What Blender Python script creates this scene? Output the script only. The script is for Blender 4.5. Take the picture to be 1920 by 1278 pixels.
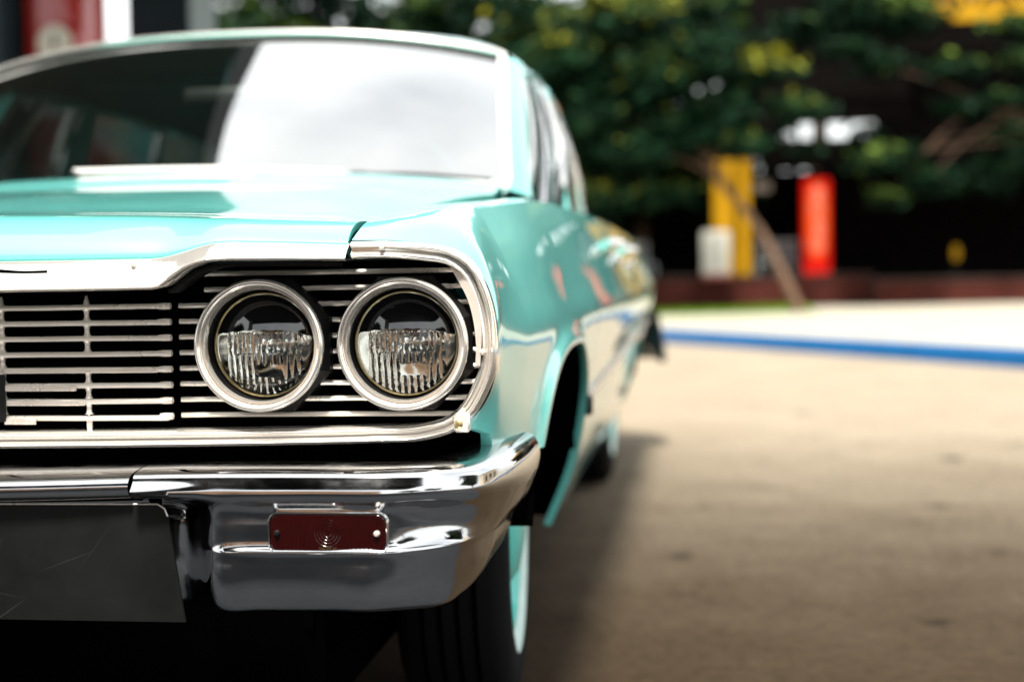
import bpy, bmesh, math, random
import numpy as np
from mathutils import Vector, Matrix

for _o in list(bpy.data.objects):
    bpy.data.objects.remove(_o)
S = bpy.context.scene
COL = S.collection
random.seed(7)
RNG = np.random.default_rng(11)

# ------------------------------------------------------------------ camera
cam_d = bpy.data.cameras.new('camera')
cam = bpy.data.objects.new('camera', cam_d)
COL.objects.link(cam)
_psi, _th, _rho = math.radians(7.4448), math.radians(2.3307), math.radians(0.9)
_f = Vector((-math.sin(_psi)*math.cos(_th), math.cos(_psi)*math.cos(_th), -math.sin(_th)))
_r0 = Vector((math.cos(_psi), math.sin(_psi), 0)); _u0 = _r0.cross(_f)
_r = _r0*math.cos(_rho) - _u0*math.sin(_rho)
_u = _u0*math.cos(_rho) + _r0*math.sin(_rho)
cam.matrix_world = Matrix(((_r.x, _u.x, -_f.x, 1.21), (_r.y, _u.y, -_f.y, -1.80), (_r.z, _u.z, -_f.z, 0.80), (0, 0, 0, 1)))
cam_d.sensor_width = 36; cam_d.lens = 50; cam_d.clip_start = 0.05; cam_d.clip_end = 2000
cam_d.dof.use_dof = True; cam_d.dof.focus_distance = 1.90; cam_d.dof.aperture_fstop = 2.0
S.camera = cam

# ------------------------------------------------------------------ world, sun, exposure
SUN_DIR = Vector((0.02, -0.45, 0.88)).normalized()      # towards the sun
W = bpy.data.worlds.new('World'); S.world = W; W.use_nodes = True
nt = W.node_tree; nt.nodes.clear()
out = nt.nodes.new('ShaderNodeOutputWorld'); bg = nt.nodes.new('ShaderNodeBackground')
sky = nt.nodes.new('ShaderNodeTexSky'); sky.sky_type = 'NISHITA'; sky.sun_disc = False
sky.sun_elevation = math.asin(SUN_DIR.z); sky.sun_rotation = math.atan2(SUN_DIR.x, SUN_DIR.y)
sky.air_density = 1.3; sky.dust_density = 3.0; sky.ozone_density = 1.0
tc = nt.nodes.new('ShaderNodeTexCoord')
cn = nt.nodes.new('ShaderNodeTexNoise'); cn.inputs['Scale'].default_value = 2.2; cn.inputs['Detail'].default_value = 6
cr = nt.nodes.new('ShaderNodeValToRGB'); cr.color_ramp.elements[0].position = 0.30; cr.color_ramp.elements[1].position = 0.60
cr.color_ramp.elements[0].color = (0.55,)*3+(1,); cr.color_ramp.elements[1].color = (1, 1, 1, 1)
mx = nt.nodes.new('ShaderNodeMix'); mx.data_type = 'RGBA'
mx.inputs[7].default_value = (11.0, 11.3, 11.2, 1)          # bright thin cloud cover
nt.links.new(tc.outputs['Generated'], cn.inputs['Vector'])
nt.links.new(cn.outputs['Fac'], cr.inputs['Fac'])
nt.links.new(cr.outputs['Color'], mx.inputs[0])
nt.links.new(sky.outputs[0], mx.inputs[6])
nt.links.new(mx.outputs[2], bg.inputs['Color'])
bg.inputs['Strength'].default_value = 0.088
nt.links.new(bg.outputs[0], out.inputs['Surface'])
sd = bpy.data.lights.new('sun', 'SUN'); sd.energy = 5.0; sd.angle = math.radians(10); sd.color = (1.0, 0.95, 0.86)
sun = bpy.data.objects.new('sun', sd); COL.objects.link(sun)
sun.rotation_euler = (-SUN_DIR).to_track_quat('-Z', 'Y').to_euler()
S.view_settings.view_transform = 'Standard'; S.view_settings.look = 'None'
S.view_settings.exposure = 1.1; S.view_settings.gamma = 1.0; S.view_settings.use_curve_mapping = False
S.cycles.use_denoising = True
S.cycles.max_bounces = 10; S.cycles.transparent_max_bounces = 12; S.cycles.transmission_bounces = 8
S.cycles.sample_clamp_indirect = 6.0

# ------------------------------------------------------------------ materials
MAT = {}
def mat(name, color, rough=0.5, metal=0.0, coat=0.0, var=0.0, vscale=6.0, bump=0.0, bscale=60.0, rvar=0.0, rscale=8.0,
        color2=None, spec=0.5, stretch=None, coat_rough=0.03, emit=None, alpha=None):
    m = bpy.data.materials.new(name); m.use_nodes = True
    n = m.node_tree.nodes; l = m.node_tree.links
    b = n['Principled BSDF']
    b.inputs['Base Color'].default_value = (*color, 1)
    b.inputs['Roughness'].default_value = rough; b.inputs['Metallic'].default_value = metal
    b.inputs['Coat Weight'].default_value = coat; b.inputs['Coat Roughness'].default_value = coat_rough
    b.inputs['Specular IOR Level'].default_value = spec if (metal > 0 or coat > 0 or rough < .4 or spec != .5) else .12
    co = n.new('ShaderNodeTexCoord')
    src = co.outputs['Object']
    if stretch:
        mp = n.new('ShaderNodeMapping'); mp.inputs['Scale'].default_value = stretch
        l.new(src, mp.inputs['Vector']); src = mp.outputs['Vector']
    if var > 0 or color2:
        t = n.new('ShaderNodeTexNoise'); t.inputs['Scale'].default_value = vscale; t.inputs['Detail'].default_value = 8
        t.inputs['Roughness'].default_value = 0.65
        r = n.new('ShaderNodeValToRGB')
        c2 = color2 if color2 else tuple(max(0, c*(1-var)) for c in color)
        c1 = color if color2 else tuple(min(1, c*(1+var)) for c in color)
        r.color_ramp.elements[0].color = (*c2, 1); r.color_ramp.elements[1].color = (*c1, 1)
        r.color_ramp.elements[0].position = 0.33; r.color_ramp.elements[1].position = 0.66
        l.new(src, t.inputs['Vector']); l.new(t.outputs['Fac'], r.inputs['Fac']); l.new(r.outputs['Color'], b.inputs['Base Color'])
    if rvar > 0:
        t2 = n.new('ShaderNodeTexNoise'); t2.inputs['Scale'].default_value = rscale; t2.inputs['Detail'].default_value = 9
        t2.inputs['Roughness'].default_value = 0.7
        mr = n.new('ShaderNodeMapRange'); mr.inputs['From Min'].default_value = 0.35; mr.inputs['From Max'].default_value = 0.7
        mr.inputs['To Min'].default_value = rough; mr.inputs['To Max'].default_value = rough+rvar
        l.new(src, t2.inputs['Vector']); l.new(t2.outputs['Fac'], mr.inputs['Value']); l.new(mr.outputs['Result'], b.inputs['Roughness'])
    if bump > 0:
        t3 = n.new('ShaderNodeTexNoise'); t3.inputs['Scale'].default_value = bscale; t3.inputs['Detail'].default_value = 6
        bp = n.new('ShaderNodeBump'); bp.inputs['Strength'].default_value = bump; bp.inputs['Distance'].default_value = 0.01
        l.new(src, t3.inputs['Vector']); l.new(t3.outputs['Fac'], bp.inputs['Height']); l.new(bp.outputs['Normal'], b.inputs['Normal'])
    if emit:
        b.inputs['Emission Color'].default_value = (*emit[0], 1); b.inputs['Emission Strength'].default_value = emit[1]
    MAT[name] = m
    return m

mat('paint', (0.125, 0.51, 0.47), 0.28, 0.0, coat=1.0, var=0.05, vscale=3, coat_rough=0.02, rvar=0.1, rscale=5, bump=0.012, bscale=7)
mat('paint_pale', (0.33, 0.72, 0.67), 0.28, 0.0, coat=1.0, var=0.03, vscale=3, coat_rough=0.04)
mat('chrome', (0.80, 0.79, 0.77), 0.045, 1.0, rvar=0.10, rscale=14)
mat('chrome_bright', (0.88, 0.84, 0.78), 0.10, 0.78, rvar=0.08, rscale=14)
mat('chrome_worn', (0.84, 0.78, 0.71), 0.25, 0.45, rvar=0.15, rscale=12, color2=(0.74, 0.67, 0.59), vscale=25)
mat('rear_chrome_shaded', (0.06, 0.065, 0.07), 0.08, 1.0)  # chrome darkened in colour for shade and dark reflections at the rear
mat('bumper_chrome', (0.54, 0.54, 0.55), 0.035, 1.0, rvar=0.16, rscale=11, stretch=(1, 1, 2.0), var=0.10, vscale=5, bump=0.02, bscale=9)
mat('black_gap', (0.0012, 0.0012, 0.0012), 0.9, spec=0.0)
mat('black_paint', (0.006, 0.006, 0.007), 0.05, coat=1.0, coat_rough=0.03)
mat('black_satin', (0.008, 0.008, 0.008), 0.45)
mat('plate_dark', (0.009, 0.010, 0.0095), 0.42, 0.3, rvar=0.2, rscale=12, color2=(0.005, 0.006, 0.0055), vscale=5, spec=0.25)
mat('rubber', (0.008, 0.008, 0.009), 0.8, bump=0.2, bscale=200, spec=0.06)
mat('whitewall', (0.62, 0.78, 0.75), 0.5, var=0.08, vscale=20)
mat('wheel_paint', (0.10, 0.58, 0.52), 0.3, coat=0.6)
mat('reflector', (0.90, 0.89, 0.86), 0.06, 1.0)
mat('rust_ring', (0.62, 0.48, 0.24), 0.3, 1.0, var=0.3, vscale=60)
mat('red_lens', (0.016, 0.0007, 0.0006), 0.2, coat=0.3, var=0.2, vscale=40)
mat('interior', (0.006, 0.016, 0.016), 0.8)
mat('headliner', (0.05, 0.07, 0.07), 0.9)
mat('seat', (0.02, 0.10, 0.10), 0.55, bump=0.1, bscale=30)
mat('wiper_silver', (0.72, 0.71, 0.69), 0.4, 0.2)
mat('mirror_shell', (0.50, 0.49, 0.47), 0.3, 0.8)

MAT['paint'].node_tree.nodes['Principled BSDF'].inputs['Coat IOR'].default_value = 1.72
def glass_thin(name, ior=1.5, tint=(0.86, 0.93, 0.92), gain=1.0):
    m = bpy.data.materials.new(name); m.use_nodes = True
    n = m.node_tree.nodes; l = m.node_tree.links; n.clear()
    o = n.new('ShaderNodeOutputMaterial'); mixn = n.new('ShaderNodeMixShader')
    tr = n.new('ShaderNodeBsdfTransparent'); tr.inputs['Color'].default_value = (*tint, 1)
    gl = n.new('ShaderNodeBsdfGlossy'); gl.inputs['Roughness'].default_value = 0.015
    fr = n.new('ShaderNodeFresnel'); fr.inputs['IOR'].default_value = ior
    mu = n.new('ShaderNodeMath'); mu.operation = 'MULTIPLY'; mu.use_clamp = True; mu.inputs[1].default_value = gain
    l.new(fr.outputs[0], mu.inputs[0]); l.new(mu.outputs[0], mixn.inputs['Fac'])
    l.new(tr.outputs[0], mixn.inputs[1]); l.new(gl.outputs[0], mixn.inputs[2]); l.new(mixn.outputs[0], o.inputs['Surface'])
    MAT[name] = m
glass_thin('windscreen_glass', 2.3, gain=3.5)
glass_thin('window_glass', 1.5, gain=0.8)
def glass_solid(name):
    m = bpy.data.materials.new(name); m.use_nodes = True
    b = m.node_tree.nodes['Principled BSDF']
    b.inputs['Transmission Weight'].default_value = 1; b.inputs['Roughness'].default_value = 0.0
    b.inputs['IOR'].default_value = 1.48; b.inputs['Base Color'].default_value = (0.97, 0.99, 0.98, 1)
    MAT[name] = m
glass_solid('lamp_glass')

# ------------------------------------------------------------------ mesh helpers
def link(name, me, material, parent=None, smooth=True, label=None, cat=None, group=None, kind=None, angle=40):
    o = bpy.data.objects.new(name, me); COL.objects.link(o)
    if material:
        me.materials.clear(); me.materials.append(MAT[material] if isinstance(material, str) else material)
    if smooth:
        me.shade_smooth()
        me.set_sharp_from_angle(angle=math.radians(angle))
    if parent: o.parent = parent
    if label: o['label'] = label
    if cat: o['category'] = cat
    if group: o['group'] = group
    if kind: o['kind'] = kind
    return o
def mesh(verts, faces, name='m', fix=True, flipx=False):
    me = bpy.data.meshes.new(name)
    v = [tuple(float(c) for c in p) for p in verts]
    if flipx: v = [(-p[0], p[1], p[2]) for p in v]
    me.from_pydata(v, [], faces)
    if fix:
        bm = bmesh.new(); bm.from_mesh(me)
        bmesh.ops.remove_doubles(bm, verts=bm.verts, dist=1e-5)
        bmesh.ops.recalc_face_normals(bm, faces=bm.faces)
        bm.to_mesh(me); bm.free()
    me.update()
    return me
def gridm(rows, closed_u=False, name='m', flipx=False, cap=False):
    R = len(rows); Cn = len(rows[0]); v = [p for r in rows for p in r]; f = []
    for i in range(R-1):
        for j in range(Cn if closed_u else Cn-1):
            k = (j+1) % Cn
            f.append((i*Cn+j, i*Cn+k, (i+1)*Cn+k, (i+1)*Cn+j))
    if cap:
        f.append(tuple(range(Cn))); f.append(tuple((R-1)*Cn+j for j in range(Cn)))
    return mesh(v, f, name, True, flipx)
def boxes(list_, name='m', bevel=0.0, seg=1):
    """list of (cx,cy,cz,sx,sy,sz[,rotz]) -> one mesh"""
    bm = bmesh.new()
    for b in list_:
        cx, cy, cz, sx, sy, sz = b[:6]
        r = bmesh.ops.create_cube(bm, size=1.0)
        M = Matrix.Translation((cx, cy, cz)) @ Matrix.Rotation(b[6] if len(b) > 6 else 0, 4, 'Z') @ Matrix.Diagonal((sx, sy, sz, 1))
        bmesh.ops.transform(bm, matrix=M, verts=r['verts'])
    if bevel > 0:
        bmesh.ops.bevel(bm, geom=bm.edges[:], offset=bevel, segments=seg, affect='EDGES', profile=0.5)
    me = bpy.data.meshes.new(name); bm.to_mesh(me); bm.free(); return me
def lathe(profile, origin, axis='Y', seg=64, name='m', closed=False, a0=0, a1=2*math.pi):
    rows = []
    full = abs(a1-a0-2*math.pi) < 1e-6
    n = seg if full else seg+1
    for i in range(n):
        a = a0+(a1-a0)*i/seg
        row = []
        for r, h in profile:
            c, s = r*math.cos(a), r*math.sin(a)
            p = {'Y': (c, h, s), 'X': (h, c, s), 'Z': (c, s, h)}[axis]
            row.append((origin[0]+p[0], origin[1]+p[1], origin[2]+p[2]))
        rows.append(row)
    if full: rows.append(rows[0])
    if closed: rows = [r+[r[0]] for r in rows]
    return gridm(rows, name=name)
def sweep(path, prof, name='m', up=(0, 0, 1), cap=True, closed=False, flipx=False, scale=None):
    """prof: closed list of (side, up) offsets"""
    path = [Vector(p) for p in path]; up = Vector(up); rows = []
    n = len(path)
    for i, p in enumerate(path):
        a = path[i-1] if (i > 0 or closed) else p
        b = path[(i+1) % n] if (i < n-1 or closed) else p
        t = (b-a).normalized(); s = t.cross(up)
        if s.length < 1e-4: s = t.cross(Vector((1, 0, 0)))
        s.normalize(); w = s.cross(t)
        k = scale[i] if scale else 1
        rows.append([tuple(p+s*q[0]*k+w*q[1]*k) for q in prof])
    if closed: rows.append(rows[0])
    return gridm(rows, closed_u=True, name=name, flipx=flipx, cap=cap and not closed)
def circ(r, n=10): return [(r*math.cos(2*math.pi*i/n), r*math.sin(2*math.pi*i/n)) for i in range(n)]
def tube(path, r, name='m', n=10, flipx=False, scale=None, closed=False): return sweep(path, circ(r, n), name, flipx=flipx, scale=scale, closed=closed)
def hermite(xs, ys, xq):
    xs = np.asarray(xs, float); ys = np.asarray(ys, float); xq = np.asarray(xq, float)
    d = np.diff(ys, axis=0)/np.diff(xs)[:, None] if ys.ndim > 1 else np.diff(ys)/np.diff(xs)
    h = np.diff(xs)
    m = np.empty_like(ys)
    m[0] = d[0]; m[-1] = d[-1]
    for i in range(1, len(xs)-1):
        w = h[i-1]/(h[i-1]+h[i])
        m[i] = d[i-1]*(1-w)+d[i]*w
    k = np.clip(np.searchsorted(xs, xq, side='right')-1, 0, len(xs)-2)
    t = (xq-xs[k])/h[k]
    if ys.ndim > 1: t = t[:, None]; hk = h[k][:, None]
    else: hk = h[k]
    return ((2*t**3-3*t**2+1)*ys[k] + (t**3-2*t**2+t)*hk*m[k] + (-2*t**3+3*t**2)*ys[k+1] + (t**3-t**2)*hk*m[k+1])
def chord(pts):
    p = np.asarray(pts, float); return np.concatenate([[0], np.cumsum(np.linalg.norm(np.diff(p, axis=0), axis=1))])
def smooth_path(pts, n):
    u = chord(pts); return hermite(u, np.asarray(pts, float), np.linspace(0, u[-1], n))
def empty(name, loc=(0, 0, 0), label=None, cat=None, group=None, rz=0):
    o = bpy.data.objects.new(name, None); COL.objects.link(o); o.location = loc; o.rotation_euler = (0, 0, rz)
    if label: o['label'] = label
    if cat: o['category'] = cat
    if group: o['group'] = group
    return o
def text_mesh(s, size, thick=0.0, shear=0.0):
    cu = bpy.data.curves.new('t', 'FONT'); cu.body = s; cu.size = size; cu.extrude = thick; cu.shear = shear
    cu.align_x = 'CENTER'; cu.align_y = 'CENTER'
    o = bpy.data.objects.new('t', cu); COL.objects.link(o)
    dg = bpy.context.evaluated_depsgraph_get()
    me = bpy.data.meshes.new_from_object(o.evaluated_get(dg))
    bpy.data.objects.remove(o)
    return me

# ================================================================== SETTING
def noise_ground(name, c1, c2, c3, scale, bump, rough=0.85, near_shade=0.0):
    m = bpy.data.materials.new(name); m.use_nodes = True
    n = m.node_tree.nodes; l = m.node_tree.links; b = n['Principled BSDF']
    b.inputs['Roughness'].default_value = rough; b.inputs['Specular IOR Level'].default_value = 0.08
    co = n.new('ShaderNodeTexCoord')
    t1 = n.new('ShaderNodeTexNoise'); t1.inputs['Scale'].default_value = 1.3; t1.inputs['Detail'].default_value = 8
    t2 = n.new('ShaderNodeTexNoise'); t2.inputs['Scale'].default_value = scale; t2.inputs['Detail'].default_value = 10; t2.inputs['Roughness'].default_value = 0.85
    t3 = n.new('ShaderNodeTexNoise'); t3.inputs['Scale'].default_value = 3.6; t3.inputs['Detail'].default_value = 4
    for t in (t1, t2, t3): l.new(co.outputs['Object'], t.inputs['Vector'])
    r1 = n.new('ShaderNodeValToRGB'); r1.color_ramp.elements[0].color = (*c1, 1); r1.color_ramp.elements[1].color = (*c2, 1)
    r1.color_ramp.elements[0].position = .35; r1.color_ramp.elements[1].position = .65
    l.new(t1.outputs['Fac'], r1.inputs['Fac'])
    r2 = n.new('ShaderNodeValToRGB'); r2.color_ramp.elements[0].color = (.42, .42, .42, 1); r2.color_ramp.elements[1].color = (1.4, 1.4, 1.4, 1)
    r2.color_ramp.elements[0].position = .3; r2.color_ramp.elements[1].position = .7
    l.new(t2.outputs['Fac'], r2.inputs['Fac'])
    mm = n.new('ShaderNodeMix'); mm.data_type = 'RGBA'; mm.blend_type = 'MULTIPLY'; mm.inputs[0].default_value = 1
    l.new(r1.outputs['Color'], mm.inputs[6]); l.new(r2.outputs['Color'], mm.inputs[7])
    r3 = n.new('ShaderNodeValToRGB'); r3.color_ramp.elements[0].color = (1, 1, 1, 1); r3.color_ramp.elements[1].color = (0, 0, 0, 1)
    r3.color_ramp.elements[0].position = .26; r3.color_ramp.elements[1].position = .36
    l.new(t3.outputs['Fac'], r3.inputs['Fac'])
    m2 = n.new('ShaderNodeMix'); m2.data_type = 'RGBA'
    l.new(r3.outputs['Color'], m2.inputs[0]); l.new(mm.outputs[2], m2.inputs[6]); m2.inputs[7].default_value = (*c3, 1)
    l.new(m2.outputs[2], b.inputs['Base Color'])
    if near_shade:                                                    # shade deepening towards the camera, painted into the ground colour
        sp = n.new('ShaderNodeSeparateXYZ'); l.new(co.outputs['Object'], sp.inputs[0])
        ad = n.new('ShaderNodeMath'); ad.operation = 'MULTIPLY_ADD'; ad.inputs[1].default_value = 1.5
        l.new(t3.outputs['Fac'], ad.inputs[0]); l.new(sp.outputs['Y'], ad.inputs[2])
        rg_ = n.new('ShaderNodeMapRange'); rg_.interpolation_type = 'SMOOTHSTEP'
        rg_.inputs['From Min'].default_value = 1.6; rg_.inputs['From Max'].default_value = 7.5; rg_.inputs['To Min'].default_value = near_shade; rg_.inputs['To Max'].default_value = 0.0
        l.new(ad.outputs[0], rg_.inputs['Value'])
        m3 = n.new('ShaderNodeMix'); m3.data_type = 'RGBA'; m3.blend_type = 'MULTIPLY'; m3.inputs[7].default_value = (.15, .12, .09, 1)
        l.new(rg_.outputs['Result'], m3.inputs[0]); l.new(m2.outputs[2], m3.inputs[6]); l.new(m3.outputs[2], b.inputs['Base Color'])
    bp = n.new('ShaderNodeBump'); bp.inputs['Strength'].default_value = bump; bp.inputs['Distance'].default_value = 0.01
    l.new(t2.outputs['Fac'], bp.inputs['Height']); l.new(bp.outputs['Normal'], b.inputs['Normal'])
    MAT[name] = m
noise_ground('road_surface', (0.25, 0.205, 0.15), (0.285, 0.238, 0.178), (0.06, 0.052, 0.043), 26.0, 0.8, near_shade=1.0)
noise_ground('added_apron_surface', (0.020, 0.022, 0.025), (0.032, 0.034, 0.037), (0.02, 0.02, 0.02), 42.0, 0.5)
noise_ground('pavement_surface', (0.30, 0.28, 0.225), (0.36, 0.335, 0.27), (0.40, 0.37, 0.31), 20.0, 0.2)
mat('kerb_blue', (0.003, 0.075, 0.21), 0.6, var=0.15, vscale=8)
mat('grass', (0.16, 0.30, 0.02), 0.8, color2=(0.07, 0.16, 0.01), vscale=3)
mat('concrete', (0.42, 0.43, 0.42), 0.85, var=0.12, vscale=3, bump=0.1, bscale=40)
mat('canopy_under', (0.022, 0.026, 0.026), 0.8, var=0.1, vscale=2)
mat('column_dark', (0.020, 0.035, 0.045), 0.6, var=0.1)  # shaded copy of the pale column tone, also on the left column
mat('column_pale', (0.22, 0.27, 0.29), 0.6, var=0.06)
mat('brick_red', (0.055, 0.014, 0.010), 0.85, var=0.3, vscale=9)
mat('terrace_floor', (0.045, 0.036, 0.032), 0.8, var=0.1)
mat('shaded_wood', (0.004, 0.0032, 0.003), 0.9, var=0.3, vscale=4, spec=0.02)  # near-black: shade inside the open porch put into the wood colour
mat('yellow_paint', (0.38, 0.20, 0.004), 0.5, var=0.12, vscale=4)
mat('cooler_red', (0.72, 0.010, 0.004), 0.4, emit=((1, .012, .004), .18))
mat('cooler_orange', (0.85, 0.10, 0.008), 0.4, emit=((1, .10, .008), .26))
mat('script_white', (0.88, 0.80, 0.75), 0.5)
mat('board_white', (0.72, 0.72, 0.66), 0.6, var=0.04)
mat('board_ink', (0.30, 0.30, 0.28), 0.7)
mat('pot_pink', (0.42, 0.16, 0.13), 0.8, var=0.2)
mat('chair_grey', (0.42, 0.47, 0.48), 0.5)
mat('pump_red', (0.42, 0.012, 0.006), 0.35, coat=0.6)
mat('pump_cream', (0.72, 0.68, 0.58), 0.4)
mat('dial_black', (0.01, 0.01, 0.01), 0.5)
mat('wall_orange', (0.74, 0.44, 0.27), 0.8, var=0.06)
mat('wall_beige', (0.60, 0.50, 0.38), 0.85, var=0.06)
mat('wall_brown', (0.20, 0.085, 0.045), 0.85, var=0.2)
mat('bark', (0.12, 0.075, 0.05), 0.9, var=0.3, vscale=8, bump=0.4, bscale=15, stretch=(1, 1, 0.3))
mat('window_dark', (0.02, 0.025, 0.03), 0.1)
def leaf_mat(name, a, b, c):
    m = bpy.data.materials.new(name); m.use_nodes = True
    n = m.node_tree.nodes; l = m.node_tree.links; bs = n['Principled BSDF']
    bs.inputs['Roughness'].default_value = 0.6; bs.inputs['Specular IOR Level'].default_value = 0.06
    at = n.new('ShaderNodeAttribute'); at.attribute_name = 'leaf_lit_tone'
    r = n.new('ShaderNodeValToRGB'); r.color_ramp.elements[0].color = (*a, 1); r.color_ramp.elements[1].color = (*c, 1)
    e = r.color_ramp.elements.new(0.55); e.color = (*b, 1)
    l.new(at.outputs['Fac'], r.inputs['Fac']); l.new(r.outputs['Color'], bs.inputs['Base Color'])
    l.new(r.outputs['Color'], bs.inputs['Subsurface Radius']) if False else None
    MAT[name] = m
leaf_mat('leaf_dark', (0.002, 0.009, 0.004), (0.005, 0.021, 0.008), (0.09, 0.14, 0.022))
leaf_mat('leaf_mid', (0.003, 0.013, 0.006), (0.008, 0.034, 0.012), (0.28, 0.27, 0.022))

# kerb frame: u runs along the kerb towards the near right, n points away from the road
K0 = np.array([0.68, 16.9]); KU = np.array([0.476, -0.8795]); KN = np.array([0.8795, 0.476])
def kp(u, n, z): q = K0+KU*u+KN*n; return (q[0], q[1], z)
gs = 600
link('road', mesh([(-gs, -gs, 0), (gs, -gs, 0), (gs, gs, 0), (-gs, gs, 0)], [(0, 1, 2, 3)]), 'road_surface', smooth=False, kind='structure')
link('added_dark_apron', mesh([(-14, -14, .004), (5.4, -14, .004), (5.4, .45, .004), (-14, .45, .004)], [(0, 1, 2, 3)]), 'added_apron_surface', smooth=False, kind='structure')  # unseen dark sheet added so the bumper mirrors dark ground
# pavement: gently rising bank behind the kerb
prow = []
for u in np.linspace(-40, 40, 41):
    prow.append([kp(u, nn, zz) for nn, zz in ((0.16, .160), (1.5, .168), (4, .20), (7, .26), (14, .34), (60, .36))])
link('pavement', gridm(prow), 'pavement_surface', smooth=False, kind='structure')
kr = []
for u in np.linspace(-40, 40, 81):
    kr.append([kp(u, nn, zz) for nn, zz in ((-0.01, -0.02), (0.0, 0.14), (0.008, 0.153), (0.03, 0.163), (0.20, 0.164))])
link('kerb', gridm(kr), 'kerb_blue', kind='structure')
# grass strip in front of the terrace wall
gv = []; gf = []; tone = []
for i in range(9000):
    x = RNG.uniform(-6, 3.2); y = 24.2+RNG.uniform(-1.2, 1.6)-0.03*x
    n_ = (np.array([x, y])-K0)@KN
    z = np.interp(n_, [0, 1.5, 4, 7, 14, 60], [.134, .145, .19, .26, .34, .36])
    h = RNG.uniform(.05, .13); a = RNG.uniform(0, 6.28); dx, dy = .012*math.cos(a), .012*math.sin(a)
    k = len(gv); gv += [(x-dx, y-dy, z), (x+dx, y+dy, z), (x+RNG.uniform(-.04, .04), y+RNG.uniform(-.04, .04), z+h)]; gf.append((k, k+1, k+2))
link('grass', mesh(gv, gf, fix=False), 'grass', smooth=False, kind='stuff', label='bright green grass strip along the foot of the brick terrace wall', cat='grass')

# ------------------------------------------------------------------ trees
def leaves_mesh(blobs, n, size, seed):
    rg = np.random.default_rng(seed)
    vs = []; tn = []
    tot = sum(b[3]**2 for b in blobs)
    for (cx, cy, cz, r, fl) in blobs:
        k = int(n*r*r/tot)
        d = rg.normal(size=(k, 3)); d /= np.linalg.norm(d, axis=1)[:, None]
        rad = r*(rg.uniform(0.25, 1.05, k)**0.55)
        # lumpy outline
        lump = 1+0.42*np.sin(d[:, 0]*5+seed)*np.cos(d[:, 2]*6+cx)+0.15*np.sin(d[:, 1]*9+cz)
        c = np.stack([cx+d[:, 0]*rad*lump, cy+d[:, 1]*rad*lump, cz+d[:, 2]*rad*lump*fl], 1)
        s = size*rg.uniform(.6, 1.3, k)
        a = rg.normal(size=(k, 3)); a[:, 2] *= 0.5; a /= np.linalg.norm(a, axis=1)[:, None]
        b = np.cross(a, rg.normal(size=(k, 3))); b /= np.linalg.norm(b, axis=1)[:, None]
        p = np.stack([c-a*s[:, None], c+b*s[:, None]*.42, c+a*s[:, None], c-b*s[:, None]*.42], 1)
        vs.append(p.reshape(-1, 3)); t = np.clip(.28+rg.normal(0, .15, k)+.30*d[:, 2]+rg.choice([-.25, -.1, .05, .3])*(d[:, 2] > -.2)+.4*(rg.uniform(0, 1, k) < .02), 0, 1); tn.append(np.repeat(t, 4))  # random tone, with sunlit tops, lit clumps and sun glints painted in
    v = np.concatenate(vs); t = np.concatenate(tn); nf = len(v)//4
    me = bpy.data.meshes.new('crown')
    me.vertices.add(len(v)); me.vertices.foreach_set('co', v.ravel())
    me.loops.add(len(v)); me.loops.foreach_set('vertex_index', np.arange(len(v), dtype=np.int32))
    me.polygons.add(nf); me.polygons.foreach_set('loop_start', np.arange(0, len(v), 4, dtype=np.int32))
    me.update(); at = me.attributes.new('leaf_lit_tone', 'FLOAT', 'POINT'); at.data.foreach_set('value', t.astype(np.float32))
    me.validate()
    return me
def tree(name, label, trunk, r0, blobs, n, size, seed, leaf='leaf_dark', group=None):
    t = empty(name, trunk[0], label, 'tree', group)
    b0 = Vector(trunk[0])
    path = [tuple(Vector(p)-b0) for p in smooth_path(trunk, 12)]
    sc = [1.0-0.6*i/11 for i in range(12)]
    link('trunk', tube(path, r0, n=9, scale=sc), 'bark', t)
    top = Vector(path[-1]); mid = Vector(path[7])
    lim = bmesh.new()
    for i, b in enumerate(blobs[:7]):
        s = mid.lerp(top, (i % 4)/3); e = Vector(b[:3])-b0
        pp = smooth_path([tuple(s), tuple(s.lerp(e, .5)+Vector((0, 0, .12))), tuple(e)], 6)
        me = tube([tuple(q) for q in pp], r0*.38, n=6, scale=[1, .85, .7, .55, .4, .25]); lim.from_mesh(me); bpy.data.meshes.remove(me)
    me = bpy.data.meshes.new('limbs'); lim.to_mesh(me); lim.free()
    link('limbs', me, 'bark', t)
    bl = [(b[0]-b0.x, b[1]-b0.y, b[2]-b0.z, b[3], b[4]) for b in blobs]
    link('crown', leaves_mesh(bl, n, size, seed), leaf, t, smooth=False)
    return t
def blob_cloud(cx, cy, cz, rx, ry, rz, k, seed, r=(.5, 1.0), fl=None):
    rg = np.random.default_rng(seed); o = []
    for i in range(k):
        d = rg.normal(size=3); d /= np.linalg.norm(d); q = rg.uniform(.35, 1)
        o.append((cx+d[0]*rx*q, cy+d[1]*ry*q, cz+d[2]*rz*q, rg.uniform(*r), fl if fl else rg.uniform(.55, 1.0)))
    return o
GT = 'trees behind the forecourt'
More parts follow.
